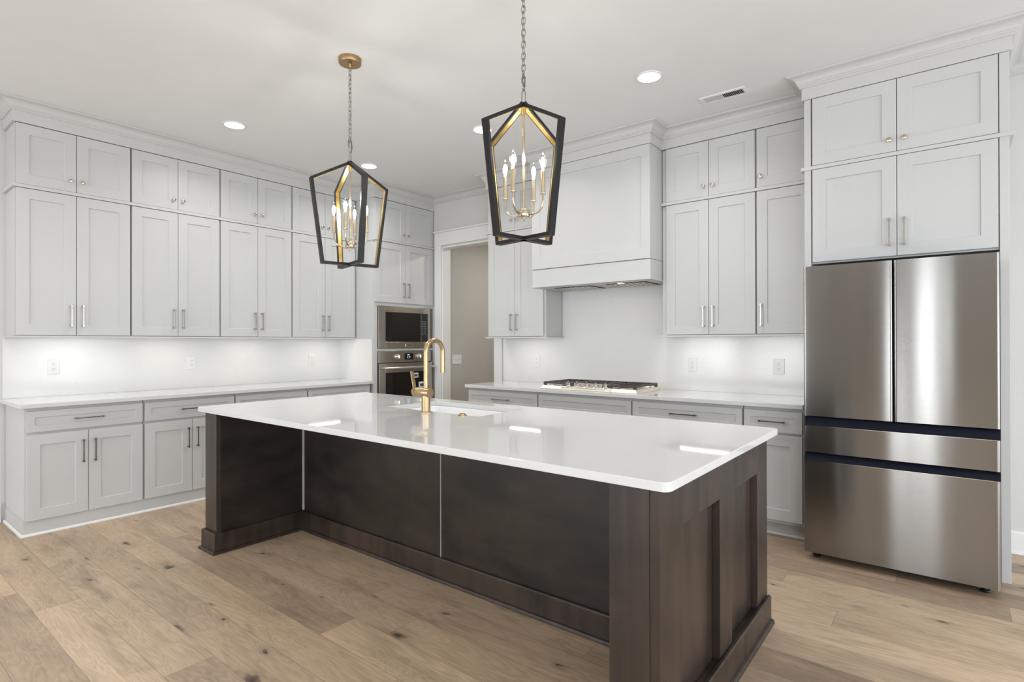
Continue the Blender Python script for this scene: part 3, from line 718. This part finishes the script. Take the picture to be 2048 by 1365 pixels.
# ---------------------------------------------------------------- range hood
t = thing('range_hood', 'boxy pale painted range hood with a framed front panel above the cooktop', 'range hood', (0, 0, 0))
hx0, hx1 = HX_0+0.001, HX_1-0.001
hb = MB()
hb.box(hx0, hx1, HY+0.012, BACK_Y-0.014, 2.0065, 2.926)
hb.build('chimney', PAINT, t)
fp = MB(); bm = fp.bm
def ring(x0, x1, z0, z1, y): return [bm.verts.new(p) for p in ((x0, y, z0), (x1, y, z0), (x1, y, z1), (x0, y, z1))]
A = ring(hx0, hx1, 2.0065, 2.926, HY); B = ring(-2.970, -1.965, 2.103, 2.838, HY); C = ring(-2.968, -1.967, 2.105, 2.836, HY+0.009); D = ring(hx0, hx1, 2.0065, 2.926, HY+0.0115)
for P, Q in ((A, B), (B, C)):
    for i in range(4): bm.faces.new((P[i], P[(i+1) % 4], Q[(i+1) % 4], Q[i]))
bm.faces.new(C); bm.faces.new(D[::-1])
for i in range(4): bm.faces.new((A[(i+1) % 4], A[i], D[i], D[(i+1) % 4]))
fp.build('front_panel', PAINT, t, bevel=0.001)
bd = MB(); z0, z1 = 1.857, 2.003; bw = 0.10
bd.box(hx0, hx1, HY+0.008, HY+0.10, z0, z1); bd.box(hx0, hx0+bw, HY+0.10, BACK_Y-0.014, z0, z1); bd.box(hx1-bw, hx1, HY+0.10, BACK_Y-0.014, z0, z1); bd.box(hx0+bw, hx1-bw, BACK_Y-0.05, BACK_Y-0.014, z0, z1)
bd.build('lower_band', PAINT, t, bevel=0.001)
lg = MB(); q0, q1 = hx0-0.006, hx1+0.006
lg.box(q0, q1, HY-0.004, HY+0.135, 1.838, 1.8565); lg.box(q0, hx0+0.135, HY+0.135, RY-0.03, 1.838, 1.8565); lg.box(hx1-0.10, q1, HY+0.135, RY-0.03, 1.838, 1.8565)
lg.box(hx0+0.0, hx0+0.135, RY-0.03, BACK_Y-0.014, 1.838, 1.8565); lg.box(hx1-0.10, hx1, RY-0.03, BACK_Y-0.014, 1.838, 1.8565)
lg.build('bottom_ledge', PAINT, t, bevel=0.0015)
ins = MB(); ix0, ix1, iy0, iy1 = hx0+0.1355, hx1-0.1005, HY+0.1355, BACK_Y-0.055
box(ix0, ix1, iy0, iy1, 1.8400, 1.8555).build('hood_insert', STEEL, t)
for (a, b) in ((ix0+0.01, ix0+0.385), (ix1-0.385, ix1-0.01)):
    fm = box(a, b, iy0+0.03, iy1-0.02, 1.8365, 1.8398).build('baffle_filter', DARKG, t)
    sl = MB(); n = 8
    for k in range(n):
        x = a+0.012+(b-a-0.024)*(k+0.5)/n
        sl.prism([(x-0.011, 1.8362), (x-0.010, 1.8348), (x+0.010, 1.8348), (x+0.011, 1.8362)], 'y', iy0+0.035, iy1-0.025)
    sl.build('baffle_slats', TRAYM, fm)
for x in (-2.235, -1.985+0.02): MB().lathe([(0.022, 0), (0.022, 0.0008), (0, 0.0008)], 20, Matrix.Translation((x, iy0+0.013, 1.8390))).build('hood_lamp', LAMPW, t, smooth=True); area_light('lamp_light', (x, iy0+0.013, 1.8385), (0, 0, 0), 0.04, 0.04, 0.22, (1, 0.97, 0.92), t, disk=True)

# ---------------------------------------------------------------- cooktop
t = thing('gas_cooktop', 'stainless gas cooktop with five front knobs and black grates', 'cooktop', (0, 0, 0))
cx0, cx1, cy0, cy1, cz = -2.908, -1.968, 4.085, 4.560, 0.9155
tr = MB(); bm = tr.bm
def rg(i, z): return [bm.verts.new(p) for p in ((cx0+i, cy0+i, z), (cx1-i, cy0+i, z), (cx1-i, cy1-i, z), (cx0+i, cy1-i, z))]
R_ = [rg(0, cz), rg(0, cz+0.006), rg(0.018, cz+0.030), rg(0.032, cz+0.030), rg(0.040, cz+0.020)]
for P, Q in zip(R_, R_[1:]):
    for i in range(4): bm.faces.new((P[i], P[(i+1) % 4], Q[(i+1) % 4], Q[i]))
bm.faces.new(R_[-1]); bm.faces.new(R_[0][::-1])
tr.build('tray', TRAYM, t, bevel=0.001)
px0, px1 = -2.690, -2.195
cpn = MB().prism([(cy0+0.001, cz+0.0065), (cy0+0.085, cz+0.0305), (cy0+0.085, cz+0.060), (cy0+0.060, cz+0.062), (cy0+0.002, cz+0.014)], 'x', px0, px1).build('control_panel', TRAYM, t, bevel=0.001)
nrm = Vector((0, -0.62, 0.78)).normalized()
for i in range(5):
    x = -2.622+i*0.0905
    base = Vector((x, cy0+0.030, cz+0.0372)) + nrm*0.0008
    Mk = Matrix.Translation(base) @ nrm.to_track_quat('Z', 'Y').to_matrix().to_4x4()
    k = MB().lathe([(0.025, 0), (0.025, 0.005), (0.019, 0.007), (0.0175, 0.026), (0.015, 0.029), (0, 0.029)], 24, Mk).build('knob', CHROME, t, smooth=True)
    kg = MB().box(-0.0045, 0.0045, -0.018, 0.018, 0.0295, 0.038)
    kg.bm.transform(Mk); kg.build('knob_grip', CHROME, k, bevel=0.001)
gz = cz+0.062
thirds = [(cx0+0.020, cx0+0.323), (cx0+0.327, cx1-0.327), (cx1-0.323, cx1-0.020)]
for gi, (a, b) in enumerate(thirds):
    g = MB(); ya, yb = cy0+(0.095 if gi == 1 else 0.022), cy1-0.022; bw = 0.013
    g.box(a, b, ya, ya+bw, gz-0.016, gz); g.box(a, b, yb-bw, yb, gz-0.016, gz); g.box(a, a+bw, ya+bw, yb-bw, gz-0.016, gz); g.box(b-bw, b, ya+bw, yb-bw, gz-0.016, gz)
    for xx_ in (a, b-0.022):
        for yy_ in (ya, yb-0.022): g.box(xx_, xx_+0.022, yy_, yy_+0.022, cz+0.0305, gz-0.016)
    ym = (ya+yb)/2; g.box(a+bw, b-bw, ym-0.006, ym+0.006, gz-0.014, gz)
    for k in range(1, 4):
        x = a+(b-a)*k/4
        for (u0, u1) in ((ya+bw, ya+bw+0.09), (yb-bw-0.09, yb-bw), (ym-0.05, ym-0.006), (ym+0.006, ym+0.05)):
            g.box(x-0.005, x+0.005, u0, u1, gz-0.014, gz)
    g.build('grate', IRON, t, bevel=0.001)
for (x, y, r) in ((cx0+0.19, cy0+0.16, 0.040), (cx0+0.19, cy0+0.34, 0.034), ((cx0+cx1)/2, cy0+0.27, 0.055), (cx1-0.19, cy0+0.16, 0.034), (cx1-0.19, cy0+0.34, 0.040)):
    bb = MB().lathe([(r+0.012, cz+0.0202), (r+0.010, cz+0.030), (r, cz+0.032), (0, cz+0.032)], 28, Matrix.Translation((x, y, 0))).build('burner', TRAYM, t, smooth=True)
    MB().lathe([(r*0.85, cz+0.0322), (r*0.85, cz+0.040), (r*0.7, cz+0.043), (0, cz+0.043)], 28, Matrix.Translation((x, y, 0))).build('burner_cap', IRON, bb, smooth=True)

# ---------------------------------------------------------------- island
t = thing('kitchen_island', 'large dark brown stained wooden island with a white top standing mid-floor', 'kitchen island', (-2.245, 2.2, 0))
t.location = (0, 0, 0)
IY, KY, IY1 = 1.588, 2.190, 2.826
ix0, ix1 = -3.800, -0.690
lw = 0.155
# end walls
box(ix0, ix0+lw, IY, KY, 0, 0.8845).build('leg_panel', WOOD, t, bevel=0.0015)
box(ix0+lw, ix0+lw+0.003, IY+0.030, KY-0.0005, 0.10, 0.884).build('shade_skin', WOODP, t)  # added skin: same leg wood, its shade put into a darker colour
box(-0.862, -0.7240, IY, KY, 0, 0.8845).build('leg_panel', WOOD, t, bevel=0.0015)
# body as hollow carcass behind the knee wall
cb = MB()
cb.box(ix0, ix0+0.02, KY+0.0005, IY1, 0.0, 0.8845); cb.box(-0.7425, -0.7240, KY+0.0005, IY1, 0, 0.8845)
cb.box(ix0+0.02, -0.7425, IY1-0.02, IY1, 0.0, 0.8845)
cb.box(ix0+0.02, -0.7425, KY+0.02, IY1-0.02, 0.10, 0.118)
cb.build('carcass', WOOD, t)
seam = -2.2475
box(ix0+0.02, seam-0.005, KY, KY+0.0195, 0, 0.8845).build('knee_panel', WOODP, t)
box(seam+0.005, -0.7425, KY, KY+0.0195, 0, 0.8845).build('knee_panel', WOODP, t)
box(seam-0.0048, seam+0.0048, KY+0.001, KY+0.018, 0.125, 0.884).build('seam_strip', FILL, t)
MB().prism([(ix0+lw+0.0033, KY-0.0003), (ix0+lw+0.014, KY-0.0003), (ix0+lw+0.0033, KY-0.011)], 'z', 0.135, 0.884).build('corner_strip', FILL, t)
# right end: framed panels
ex = -0.7225
box(ex, ex+0.003, IY+0.001, IY1-0.001, 0, 0.884).build('end_panel', WOOD, t)
fm = MB(); e0, e1 = ex+0.0032, ix1
fm.box(e0, e1, IY, 1.756, 0, 0.8845); fm.box(e0, e1, 2.142, 2.287, 0, 0.8845); fm.box(e0, e1, 2.661, IY1, 0, 0.8845)
for (a, b) in ((1.756, 2.142), (2.287, 2.661)):
    fm.box(e0, e1, a, b, 0.733, 0.8845); fm.box(e0, e1, a, b, 0, 0.112)
fm.build('end_frame', WOOD, t, bevel=0.0012)
# baseboard and shoe: two loops (left leg + knee space + right leg ... end)
base_prof = [(0.0034, 0.0), (0.018, 0.0), (0.018, 0.122), (0.014, 0.128), (0.0034, 0.128)]
shoe_prof = [(0.0186, 0.0), (0.034, 0.0), (0.033, 0.008), (0.028, 0.016), (0.0186, 0.019)]
bp = [(ix0, IY1), (ix0, IY), (ix0+lw, IY), (ix0+lw, KY), (-0.862, KY), (-0.862, IY), (ix1, IY), (ix1, IY1)]
bp_in = bp[::-1]
def sweep_left(path, prof): return MB().sweep(path, prof)
# travel so that outward is right of travel: walk from rear-right, along the front, to rear-left
pth = [(ix1, IY1), (ix1, IY), (-0.862, IY), (-0.862, KY), (ix0+lw, KY), (ix0+lw, IY), (ix0, IY), (ix0, IY1)]
def flip(prof): return [(-o, z) for (o, z) in prof]
MB().sweep(pth, flip(base_prof)).build('baseboard', WOOD, t, bevel=0.001)
MB().sweep(pth, flip(shoe_prof)).build('shoe_moulding', WOOD, t)
# rear doors of the island, towards the cooktop
for k in range(5):
    x0 = -3.76+k*0.61
    d = shaker(0.59, 0.72).build('cabinet_door', WOOD, t, bevel=0.001); d.location = (x0+0.59, IY1+0.0195, 0.14); d.rotation_euler = (0, 0, PI)

# island countertop with sink cut-out
SX0, SX1, SY0, SY1 = -2.868, -2.082, 2.322, 2.752
cx0, cx1, cy0, cy1 = -3.868, -0.650, 1.560, 2.888
ct = MB(); bm = ct.bm; r = 0.030; n = 6
def arc(cx, cy, a0): return [(cx+r*math.cos(a0+PI/2*k/n), cy+r*math.sin(a0+PI/2*k/n)) for k in range(n+1)]
rr_ = 0.03
polyR = [(SX1, cy0)] + arc(cx1-r, cy0+r, -PI/2) + arc(cx1-r, cy1-r, 0) + [(SX1, cy1), (SX1, SY1), (SX1, SY0)]
polyL = [(SX0, cy1)] + arc(cx0+r, cy1-r, PI/2) + arc(cx0+r, cy0+r, PI) + [(SX0, cy0), (SX0, SY0), (SX0, SY1)]
polyF = [(SX0, cy0), (SX1, cy0), (SX1, SY0), (SX0, SY0)]; polyB = [(SX0, SY1), (SX1, SY1), (SX1, cy1), (SX0, cy1)]
vd = {}
def V(p, z):
    k = (round(p[0], 5), round(p[1], 5), z)
    if k not in vd: vd[k] = bm.verts.new((p[0], p[1], z))
    return vd[k]
ZT, ZB = 0.915, 0.885
for P in (polyR, polyL, polyF, polyB):
    bm.faces.new([V(p, ZT) for p in P]); bm.faces.new([V(p, ZB) for p in P][::-1])
outer = [(SX0, cy0)] + polyR[:1] + polyR[1:-3] + [(SX1, cy1), (SX0, cy1)] + polyL[1:-3] 
outer = [(SX0, cy0), (SX1, cy0)] + arc(cx1-r, cy0+r, -PI/2) + arc(cx1-r, cy1-r, 0) + [(SX1, cy1), (SX0, cy1)] + arc(cx0+r, cy1-r, PI/2) + arc(cx0+r, cy0+r, PI)
hole = [(SX0, SY0), (SX1, SY0), (SX1, SY1), (SX0, SY1)]
for lp in (outer, hole):
    for a, b in zip(lp, lp[1:]+lp[:1]): bm.faces.new((V(a, ZT), V(b, ZT), V(b, ZB), V(a, ZB)))
bmesh.ops.dissolve_limit(bm, angle_limit=0.001, verts=bm.verts[:], edges=[e for e in bm.edges if False])
tag(ct.build('island_countertop', QUARTZ, bevel=0.003, seg=2), 'big glossy white quartz slab with rounded corners on the dark island', 'countertop')

# sink
t = thing('sink', 'white undermount sink set in the island countertop', 'sink', (0, 0, 0))
mb = MB(); bm = mb.bm
def rrect(x0, x1, y0, y1, r, z, n=5):
    out = []
    for (cx, cy, a0) in ((x1-r, y0+r, -PI/2), (x1-r, y1-r, 0), (x0+r, y1-r, PI/2), (x0+r, y0+r, PI)):
        for k in range(n+1): out.append(bm.verts.new((cx+r*math.cos(a0+PI/2*k/n), cy+r*math.sin(a0+PI/2*k/n), z)))
    return out
rings = [rrect(SX0-0.02, SX1+0.02, SY0-0.02, SY1+0.02, 0.03, 0.66), rrect(SX0-0.02, SX1+0.02, SY0-0.02, SY1+0.02, 0.03, 0.8845),
         rrect(SX0+0.003, SX1-0.003, SY0+0.003, SY1-0.003, 0.025, 0.8848), rrect(SX0+0.006, SX1-0.006, SY0+0.006, SY1-0.006, 0.03, 0.878), rrect(SX0+0.010, SX1-0.010, SY0+0.010, SY1-0.010, 0.04, 0.72),
         rrect(SX0+0.02, SX1-0.02, SY0+0.02, SY1-0.02, 0.04, 0.692), rrect(SX0+0.05, SX1-0.05, SY0+0.05, SY1-0.05, 0.03, 0.686)]
for a, b in zip(rings, rings[1:]):
    m_ = len(a)
    for i in range(m_): bm.faces.new((a[i], a[(i+1) % m_], b[(i+1) % m_], b[i]))
bm.faces.new(rings[-1]); bm.faces.new(rings[0][::-1])
mb.build('basin', CERAM, t, smooth=True)
MB().lathe([(0.045, 0.6865), (0.045, 0.689), (0.035, 0.690), (0.030, 0.688), (0, 0.688)], 28, Matrix.Translation((-2.475, 2.537, 0))).build('drain', GOLD, t, smooth=True)

# faucet
fx, fy = -2.449, 2.268
t = thing('kitchen_faucet', 'tall brushed gold arched faucet with a flat side lever on the island', 'faucet', (fx, fy, 0.9152))
MB().lathe([(0.034, 0), (0.034, 0.004), (0.031, 0.007), (0.0265, 0.008), (0.0265, 0.100), (0, 0.100)], 32).build('base', GOLD, t, smooth=True)
MBx = Matrix.Translation((-0.098, 0, 0.118)) @ Matrix.Rotation(PI/2, 4, 'Y')
MB().lathe([(0.026, 0.022), (0.028, 0.024), (0.028, 0.135), (0.0265, 0.137), (0, 0.137)], 32, MBx).build('valve_body', GOLD, t, smooth=True)
lv = MB().lathe([(0.0265, -0.004), (0.028, -0.002), (0.028, 0.0215), (0, 0.0215)], 32, MBx).build('lever_collar', GOLD, t, smooth=True)
mb = MB(); mb.box(-0.003, 0.003, -0.0125, 0.0125, 0.020, 0.125)
mb.bm.transform(Matrix.Translation((-0.090, -0.004, 0.118)) @ Matrix.Rotation(math.radians(-14), 4, 'Y'))
mb.build('lever', GOLD, lv, bevel=0.002)
pts = [(0, 0, 0.14), (0, 0, 0.30), (0, 0, 0.355)]
Rr = 0.069
for k in range(1, 17):
    a = PI - PI*k/16
    pts.append((0, Rr+Rr*math.cos(a), 0.360+Rr*math.sin(a)))
pts += [(0, 2*Rr, 0.325), (0, 2*Rr, 0.30)]
MB().tube(pts, 0.0145, 20).build('spout', GOLD, t, smooth=True)
MB().tube([(0, 2*Rr, 0.2995), (0, 2*Rr, 0.232)], 0.0152, 20).build('spray_head', GOLD, t, smooth=True)
tag(MB().lathe([(0.026, 0), (0.026, 0.003), (0.023, 0.005), (0.017, 0.005), (0.017, 0.011), (0.015, 0.0125), (0, 0.0125)], 28, Matrix.Translation((-2.175, 2.292, 0.9153))).build('air_switch', BRASS, smooth=True),
    'small round brass push button on the island top near the sink', 'button')

# ---------------------------------------------------------------- pendants
def frame_ring(parent, ang):
    P = [(0.0, 2.452), (0.2445, 2.312), (0.178, 1.806), (-0.178, 1.806), (-0.2445, 2.312)]
    def offset(poly, d):
        out = []; n = len(poly)
        for i in range(n):
            p0, p1, p2 = Vector(poly[i-1]), Vector(poly[i]), Vector(poly[(i+1) % n])
            a = (p1-p0).normalized(); b = (p2-p1).normalized()
            na, nb = Vector((a.y, -a.x)), Vector((b.y, -b.x))
            m = (na+nb)/(1+na.dot(nb)); out.append(tuple(p1+m*d))
        return out
    inn = offset(P, 0.016); g1 = offset(P, 0.0161); g2 = offset(P, 0.0172)
    def ringmesh(A, B, w, idx=None):
        mb = MB(); bm = mb.bm; n = len(A)
        va = [[bm.verts.new((p[0], s*w, p[1])) for p in A] for s in (-1, 1)]; vb = [[bm.verts.new((p[0], s*w, p[1])) for p in B] for s in (-1, 1)]
        for i in range(n):
            if idx is not None and i not in idx: continue
            j = (i+1) % n
            bm.faces.new((va[0][i], va[0][j], va[1][j], va[1][i])); bm.faces.new((vb[0][i], vb[1][i], vb[1][j], vb[0][j]))
            bm.faces.new((va[0][i], vb[0][i], vb[0][j], va[0][j])); bm.faces.new((va[1][i], va[1][j], vb[1][j], vb[1][i]))
        bmesh.ops.delete(bm, geom=[v for v in bm.verts if not v.link_faces], context='VERTS')
        return mb
    fr = ringmesh(P, inn, 0.0175).build('frame', LANT, parent, bevel=0.001); fr.rotation_euler = (0, 0, ang)
    gl = ringmesh(g1, g2, 0.0110, (0, 1, 3, 4)); 
    gl.build('gilt_liner', GILT, fr)
    rv = MB()
    for sgn in (-1, 1):
        for (a, b, q) in (((0.02, 2.43), (0.232, 2.308), 0.12), ((0.02, 2.43), (0.232, 2.308), 0.88), ((0.232, 2.308), (0.168, 1.82), 0.08), ((0.232, 2.308), (0.168, 1.82), 0.93)):
            d = (Vector((b[0], 0, b[1]))-Vector((a[0], 0, a[1]))).normalized(); nn = Vector((d.z, 0, -d.x));
            if nn.x > 0: nn = -nn
            x, z = a[0]+(b[0]-a[0])*q, a[1]+(b[1]-a[1])*q
            # place on the liner surface
            i0, i1 = (0, 1) if a[0] < 0.1 else (1, 2)
            A2, B2 = Vector((g2[i0][0], 0, g2[i0][1])), Vector((g2[i1][0], 0, g2[i1][1]))
            pos = A2.lerp(B2, q); nrm2 = (B2-A2).normalized(); nrm2 = Vector((nrm2.z, 0, -nrm2.x)); nrm2 = -nrm2 if nrm2.x > 0 else nrm2
            Mr = Matrix.Translation((pos.x*sgn, 0, pos.z)) @ Vector((nrm2.x*sgn, 0, nrm2.z)).to_track_quat('Z', 'Y').to_matrix().to_4x4()
            rv.lathe([(0.005, -0.0002), (0.0045, 0.002), (0, 0.003)], 10, Mr)
    rv.build('rivets', GILT, fr, smooth=True)
    return fr
def chain_link(mb, c, L, wd, rad, rot):
    pts = []
    for k in range(16):
        a = 2*PI*k/16; x = wd/2*math.cos(a); z = (L/2-wd/2)*(1 if math.sin(a) > 0 else -1 if math.sin(a) < 0 else 0) + wd/2*math.sin(a)
        pts.append((c[0]+x*math.cos(rot), c[1]+x*math.sin(rot), c[2]+z))
    mb.tube(pts, rad, 6, closed=True)
def pendant(x, y, fang, aang, label):
    t = thing('lantern_pendant', label, 'pendant light', (x, y, 0), 0, 'lantern pendants over the island')
    MB().lathe([(0.0, 3.052), (0.066, 3.052), (0.068, 3.055), (0.068, 3.0835), (0, 3.0835)], 40).build('canopy', BRASS, t, smooth=True)
    MB().lathe([(0.007, 3.030), (0.010, 3.040), (0.012, 3.0515), (0, 3.0515)], 16).build('canopy_loop', BRASS, t, smooth=True)
    ch = MB(); z = 3.030; k = 0; n_ = 0
    ztop, zbot = 3.042, 2.570
    L_ = 0.036; step = 0.0275; N_ = int((ztop-zbot)/step)
    for k in range(N_+1):
        chain_link(ch, (0, 0, ztop-L_/2-k*step), L_, 0.018, 0.0017, fang+(k % 2)*PI/2+0.4)
    ch.build('chain', CHAINM, t, smooth=True)
    cord = []
    for k in range(25):
        zz_ = 3.05-k*(3.05-2.50)/24; cord.append((0.006*math.sin(k*1.9), 0.006*math.cos(k*1.9), zz_))
    MB().tube(cord, 0.0012, 6).build('cord', CHAINM, t, smooth=True)
    ql = MB(); chain_link(ql, (0, 0, 2.545), 0.078, 0.032, 0.0028, fang+0.5); ql.tube([(0.016*math.cos(fang+0.5), 0.016*math.sin(fang+0.5), 2.533), (0.016*math.cos(fang+0.5), 0.016*math.sin(fang+0.5), 2.551)], 0.0055, 8)
    ql.build('quick_link', CHAINM, t, smooth=True)
    lp = MB(); chain_link(lp, (0, 0, 2.474), 0.062, 0.018, 0.0022, fang+1.9); lp.build('top_loop', CHAINM, t, smooth=True)
    frame_ring(t, fang); frame_ring(t, fang+PI/2)
    MB().tube([(0, 0, 2.434), (0, 0, 1.945)], 0.0065, 12).build('stem', CHAMP, t, smooth=True)
    MB().lathe([(0.012, 2.390), (0.011, 2.425), (0, 2.4255)], 16).build('stem_collar', CHAMP, t, smooth=True)
    MB().lathe([(0.0, 1.895), (0.006, 1.897), (0.006, 1.912), (0.026, 1.913), (0.029, 1.917), (0.029, 1.944), (0.026, 1.948), (0, 1.948)], 28).build('hub', CHAMP, t, smooth=True)
    for k in range(4):
        a = aang+k*PI/2; c, s_ = math.cos(a), math.sin(a)
        prof = [(0.026, 1.926), (0.045, 1.925), (0.066, 1.928), (0.082, 1.936), (0.093, 1.951), (0.0985, 1.970), (0.100, 1.990), (0.100, 2.008)]
        arm = MB().tube([(c*r_, s_*r_, z_) for (r_, z_) in prof], 0.0048, 10).build('arm', CHAMP, t, smooth=True)
        Mt = Matrix.Translation((c*0.100, s_*0.100, 0))
        sl = MB().lathe([(0.011, 2.008), (0.0125, 2.010), (0.0125, 2.014), (0.0105, 2.015), (0.0105, 2.112), (0.0085, 2.114), (0, 2.114)], 18, Mt).build('candle_sleeve', CHAMP, arm, smooth=True)
        MB().lathe([(0.0075, 2.1145), (0.0095, 2.124), (0.0150, 2.142), (0.0165, 2.153), (0.0150, 2.166), (0.0095, 2.182), (0.0035, 2.194), (0, 2.199)], 20, Mt, close=False).build('bulb', CLEARG, arm, smooth=True)
        MB().lathe([(0, 2.116), (0.0055, 2.118), (0.0060, 2.128), (0.0100, 2.142), (0.0112, 2.153), (0.0095, 2.165), (0.0050, 2.176), (0, 2.180)], 14, Mt).build('bulb_filament', BULB, arm, smooth=True)
        pl = bpy.data.lights.new('bulb_light', 'POINT'); pl.energy = BULB_W; pl.color = (1.0, 0.97, 0.93); pl.shadow_soft_size = 0.017
        lo = bpy.data.objects.new('bulb_light', pl); COL.objects.link(lo); lo.parent = t; lo.location = (c*0.100, s_*0.100, 2.215)
    return t
pendant(-2.903, 2.061, math.radians(75), math.radians(39), 'black and gold lantern pendant nearer the left cabinets, its brass canopy showing on the ceiling')
pendant(-1.560, 2.061, math.radians(82), math.radians(8.6), 'black and gold lantern pendant nearer the range hood, its chain running out of the picture')

# ---------------------------------------------------------------- ceiling fittings
def downlight(x, y, label, power):
    t = thing('downlight', label, 'ceiling light', (x, y, CEIL), 0, 'recessed ceiling lights')
    MB().lathe([(0.074, -0.0005), (0.086, -0.0005), (0.084, -0.006), (0.072, -0.007)], 40, close=False).build('trim_ring', WHITEP, t, smooth=True)
    MB().lathe([(0.0735, -0.0006), (0.0735, -0.0045), (0, -0.0045)], 40).build('lens', CANL, t, smooth=True)
    area_light('lamp_light', (0, 0, -0.012), (0, 0, 0), 0.13, 0.13, power, (1.0, 0.985, 0.96), t, spread=math.radians(145), disk=True)
downlight(-4.508, 2.107, 'round recessed downlight nearest the left wall cabinets, left of both pendants', CAN_W)
downlight(-4.516, 3.426, 'round recessed downlight in front of the oven tower, behind the left pendant', CAN_W)
downlight(-3.015, 3.423, 'round recessed downlight behind the left edge of the right pendant', CAN_W)
downlight(-1.556, 3.430, 'large bright recessed downlight between the right pendant and the ceiling vent', CAN_W)
for (x, y) in ((-4.5, 0.0), (-2.2, 0.0), (0.9, 2.2), (0.9, -0.5), (-2.2, -2.2), (-4.5, -2.2)):  # unseen downlights, added for more light in the room
    downlight(x, y, 'unseen recessed downlight added in the ceiling behind the viewer', CAN_W)

t = thing('ceiling_vent', 'white slotted air vent in the ceiling near the hood crown', 'vent', (-1.260, 4.020, CEIL))
mb = MB(); a, b = 0.158, 0.060; f = 0.022
mb.box(-a, a, -b, -b+f, -0.008, -0.0005); mb.box(-a, a, b-f, b, -0.008, -0.0005); mb.box(-a, -a+f, -b+f, b-f, -0.008, -0.0005); mb.box(a-f, a, -b+f, b-f, -0.008, -0.0005)
mb.build('vent_frame', WHITEP, t, bevel=0.001)
box(-a+f, a-f, -b+f, b-f, -0.002, -0.0005).build('vent_backing', DARKG, t)
mb = MB()
for k in range(22):
    x = -a+f+0.006+k*(2*a-2*f-0.012)/21
    if k < 11: mb.box(x-0.0042, x+0.0042, -b+f+0.004, b-f-0.004, -0.0075, -0.0060)
    else: mb.prism([(x+0.0030, -0.0085), (x+0.0042, -0.0085), (x-0.0002, -0.0030), (x-0.0014, -0.0030)], 'y', -b+f, b-f)
mb.build('louvre_slats', WHITEP, t)

# ---------------------------------------------------------------- under-cabinet lights
def led(x, y, L_, rz, label):
    t = thing('under_cabinet_light', label, 'light strip', (x, y, 1.3870), rz, 'under-cabinet light strips')
    box(-L_/2, L_/2, -0.014, 0.014, -0.0065, -0.0006).build('housing', WHITEP, t)
    box(-L_/2+0.006, L_/2-0.006, -0.006, 0.006, -0.0085, -0.0067).build('diffuser', LEDM, t)
    area_light('strip_light', (0, 0, -0.0092), (0, 0, 0), L_-0.02, 0.012, LED_W*L_/0.4, (1.0, 0.96, 0.89), t)
nm = ['first', 'second', 'third', 'fourth']
for i in range(4):
    yc = (LE[i]+LE[i+1])/2
    led(-5.335, yc+(0.04 if i == 3 else 0), 0.40, PI/2, 'light strip under the %s tall wall cabinet from the left run open end' % nm[i])
led(-3.38, 4.475, 0.40, 0, 'light strip glowing under the wall cabinet between doorway and cooktop')
led(-1.56, 4.475, 0.42, 0, 'light strip glowing under the two-door wall cabinet right of the hood')
led(-0.95, 4.475, 0.26, 0, 'light strip glowing under the single-door wall cabinet beside the refrigerator')

# ---------------------------------------------------------------- outlets and switches
def outlet(x, y, z, rz, label, cat='outlet', kind='duplex', w=0.074, h=0.118):
    """plate on a wall; local -y points to the room"""
    t = thing('wall_outlet' if kind != 'switch' else 'light_switch', label, cat, (x, y, z), rz, 'white wall plates' if kind != 'switch' else None)
    box(-w/2, w/2, -0.006, -0.0004, -h/2, h/2).build('cover_plate', WHITEP, t, bevel=0.002)
    if kind == 'duplex' or kind == 'gfci':
        for s in (-1, 1):
            r = box(-0.0165, 0.0165, -0.0085, -0.0061, s*0.0195-0.014, s*0.0195+0.014).build('receptacle', WHITEP, t, bevel=0.0015)
            sl = MB()
            sl.box(-0.0075, -0.0055, -0.0089, -0.0084, s*0.0195-0.001, s*0.0195+0.008); sl.box(0.0055, 0.0075, -0.0089, -0.0084, s*0.0195-0.001, s*0.0195+0.007)
            sl.box(-0.002, 0.002, -0.0089, -0.0084, s*0.0195-0.0095, s*0.0195-0.0055); sl.build('slots', DARKG, r)
    else:
        n_ = 3 if w > 0.1 else 1
        for k in range(n_):
            cx = (k-(n_-1)/2)*0.046
            sp = box(cx-0.005, cx+0.005, -0.0085, -0.0061, -0.012, 0.012).build('toggle_base', WHITEP, t)
            MB().prism([(-0.0086, -0.004), (-0.0086, 0.004), (-0.018, 0.009), (-0.018, 0.004)], 'x', cx-0.0035, cx+0.0035).build('toggle', WHITEP, sp, bevel=0.0008)
    return t
LW = LEFT_X+0.0132; BWY = BACK_Y-0.0132
outlet(LW, 1.186, 1.147, PI/2, 'white outlet plate on the left backsplash nearest the open end of the counter')
outlet(LW, 2.195, 1.147, PI/2, 'white outlet plate in the middle of the left backsplash')
outlet(LW, 3.440, 1.147, PI/2, 'white outlet plate on the left backsplash near the oven tower')
outlet(-3.375, BWY, 1.137, 0, 'white outlet plate left of the cooktop')
outlet(-1.735, BWY, 1.137, 0, 'white outlet plate right of the cooktop')
outlet(-1.053, BWY, 1.137, 0, 'white outlet plate close to the refrigerator', w=0.082, h=0.124)
outlet(HX0, 5.02, 1.12, PI/2, 'white triple toggle switch plate on the hall wall seen through the doorway', 'light switch', 'switch', 0.166, 0.118)
# unseen lamp, added to brighten the hall wall
t = thing('hall_fill_lamp', 'unseen lamp added in the hall ceiling to brighten the hall', 'ceiling light', (-3.8, 5.6, 2.75))
MB().lathe([(0.075, -0.0005), (0.075, -0.004), (0, -0.004)], 32).build('lens', CANL, t, smooth=True)
area_light('lamp_light', (0, 0, -0.012), (0, 0, 0), 0.13, 0.13, 15, (1.0, 0.93, 0.84), t, disk=True)
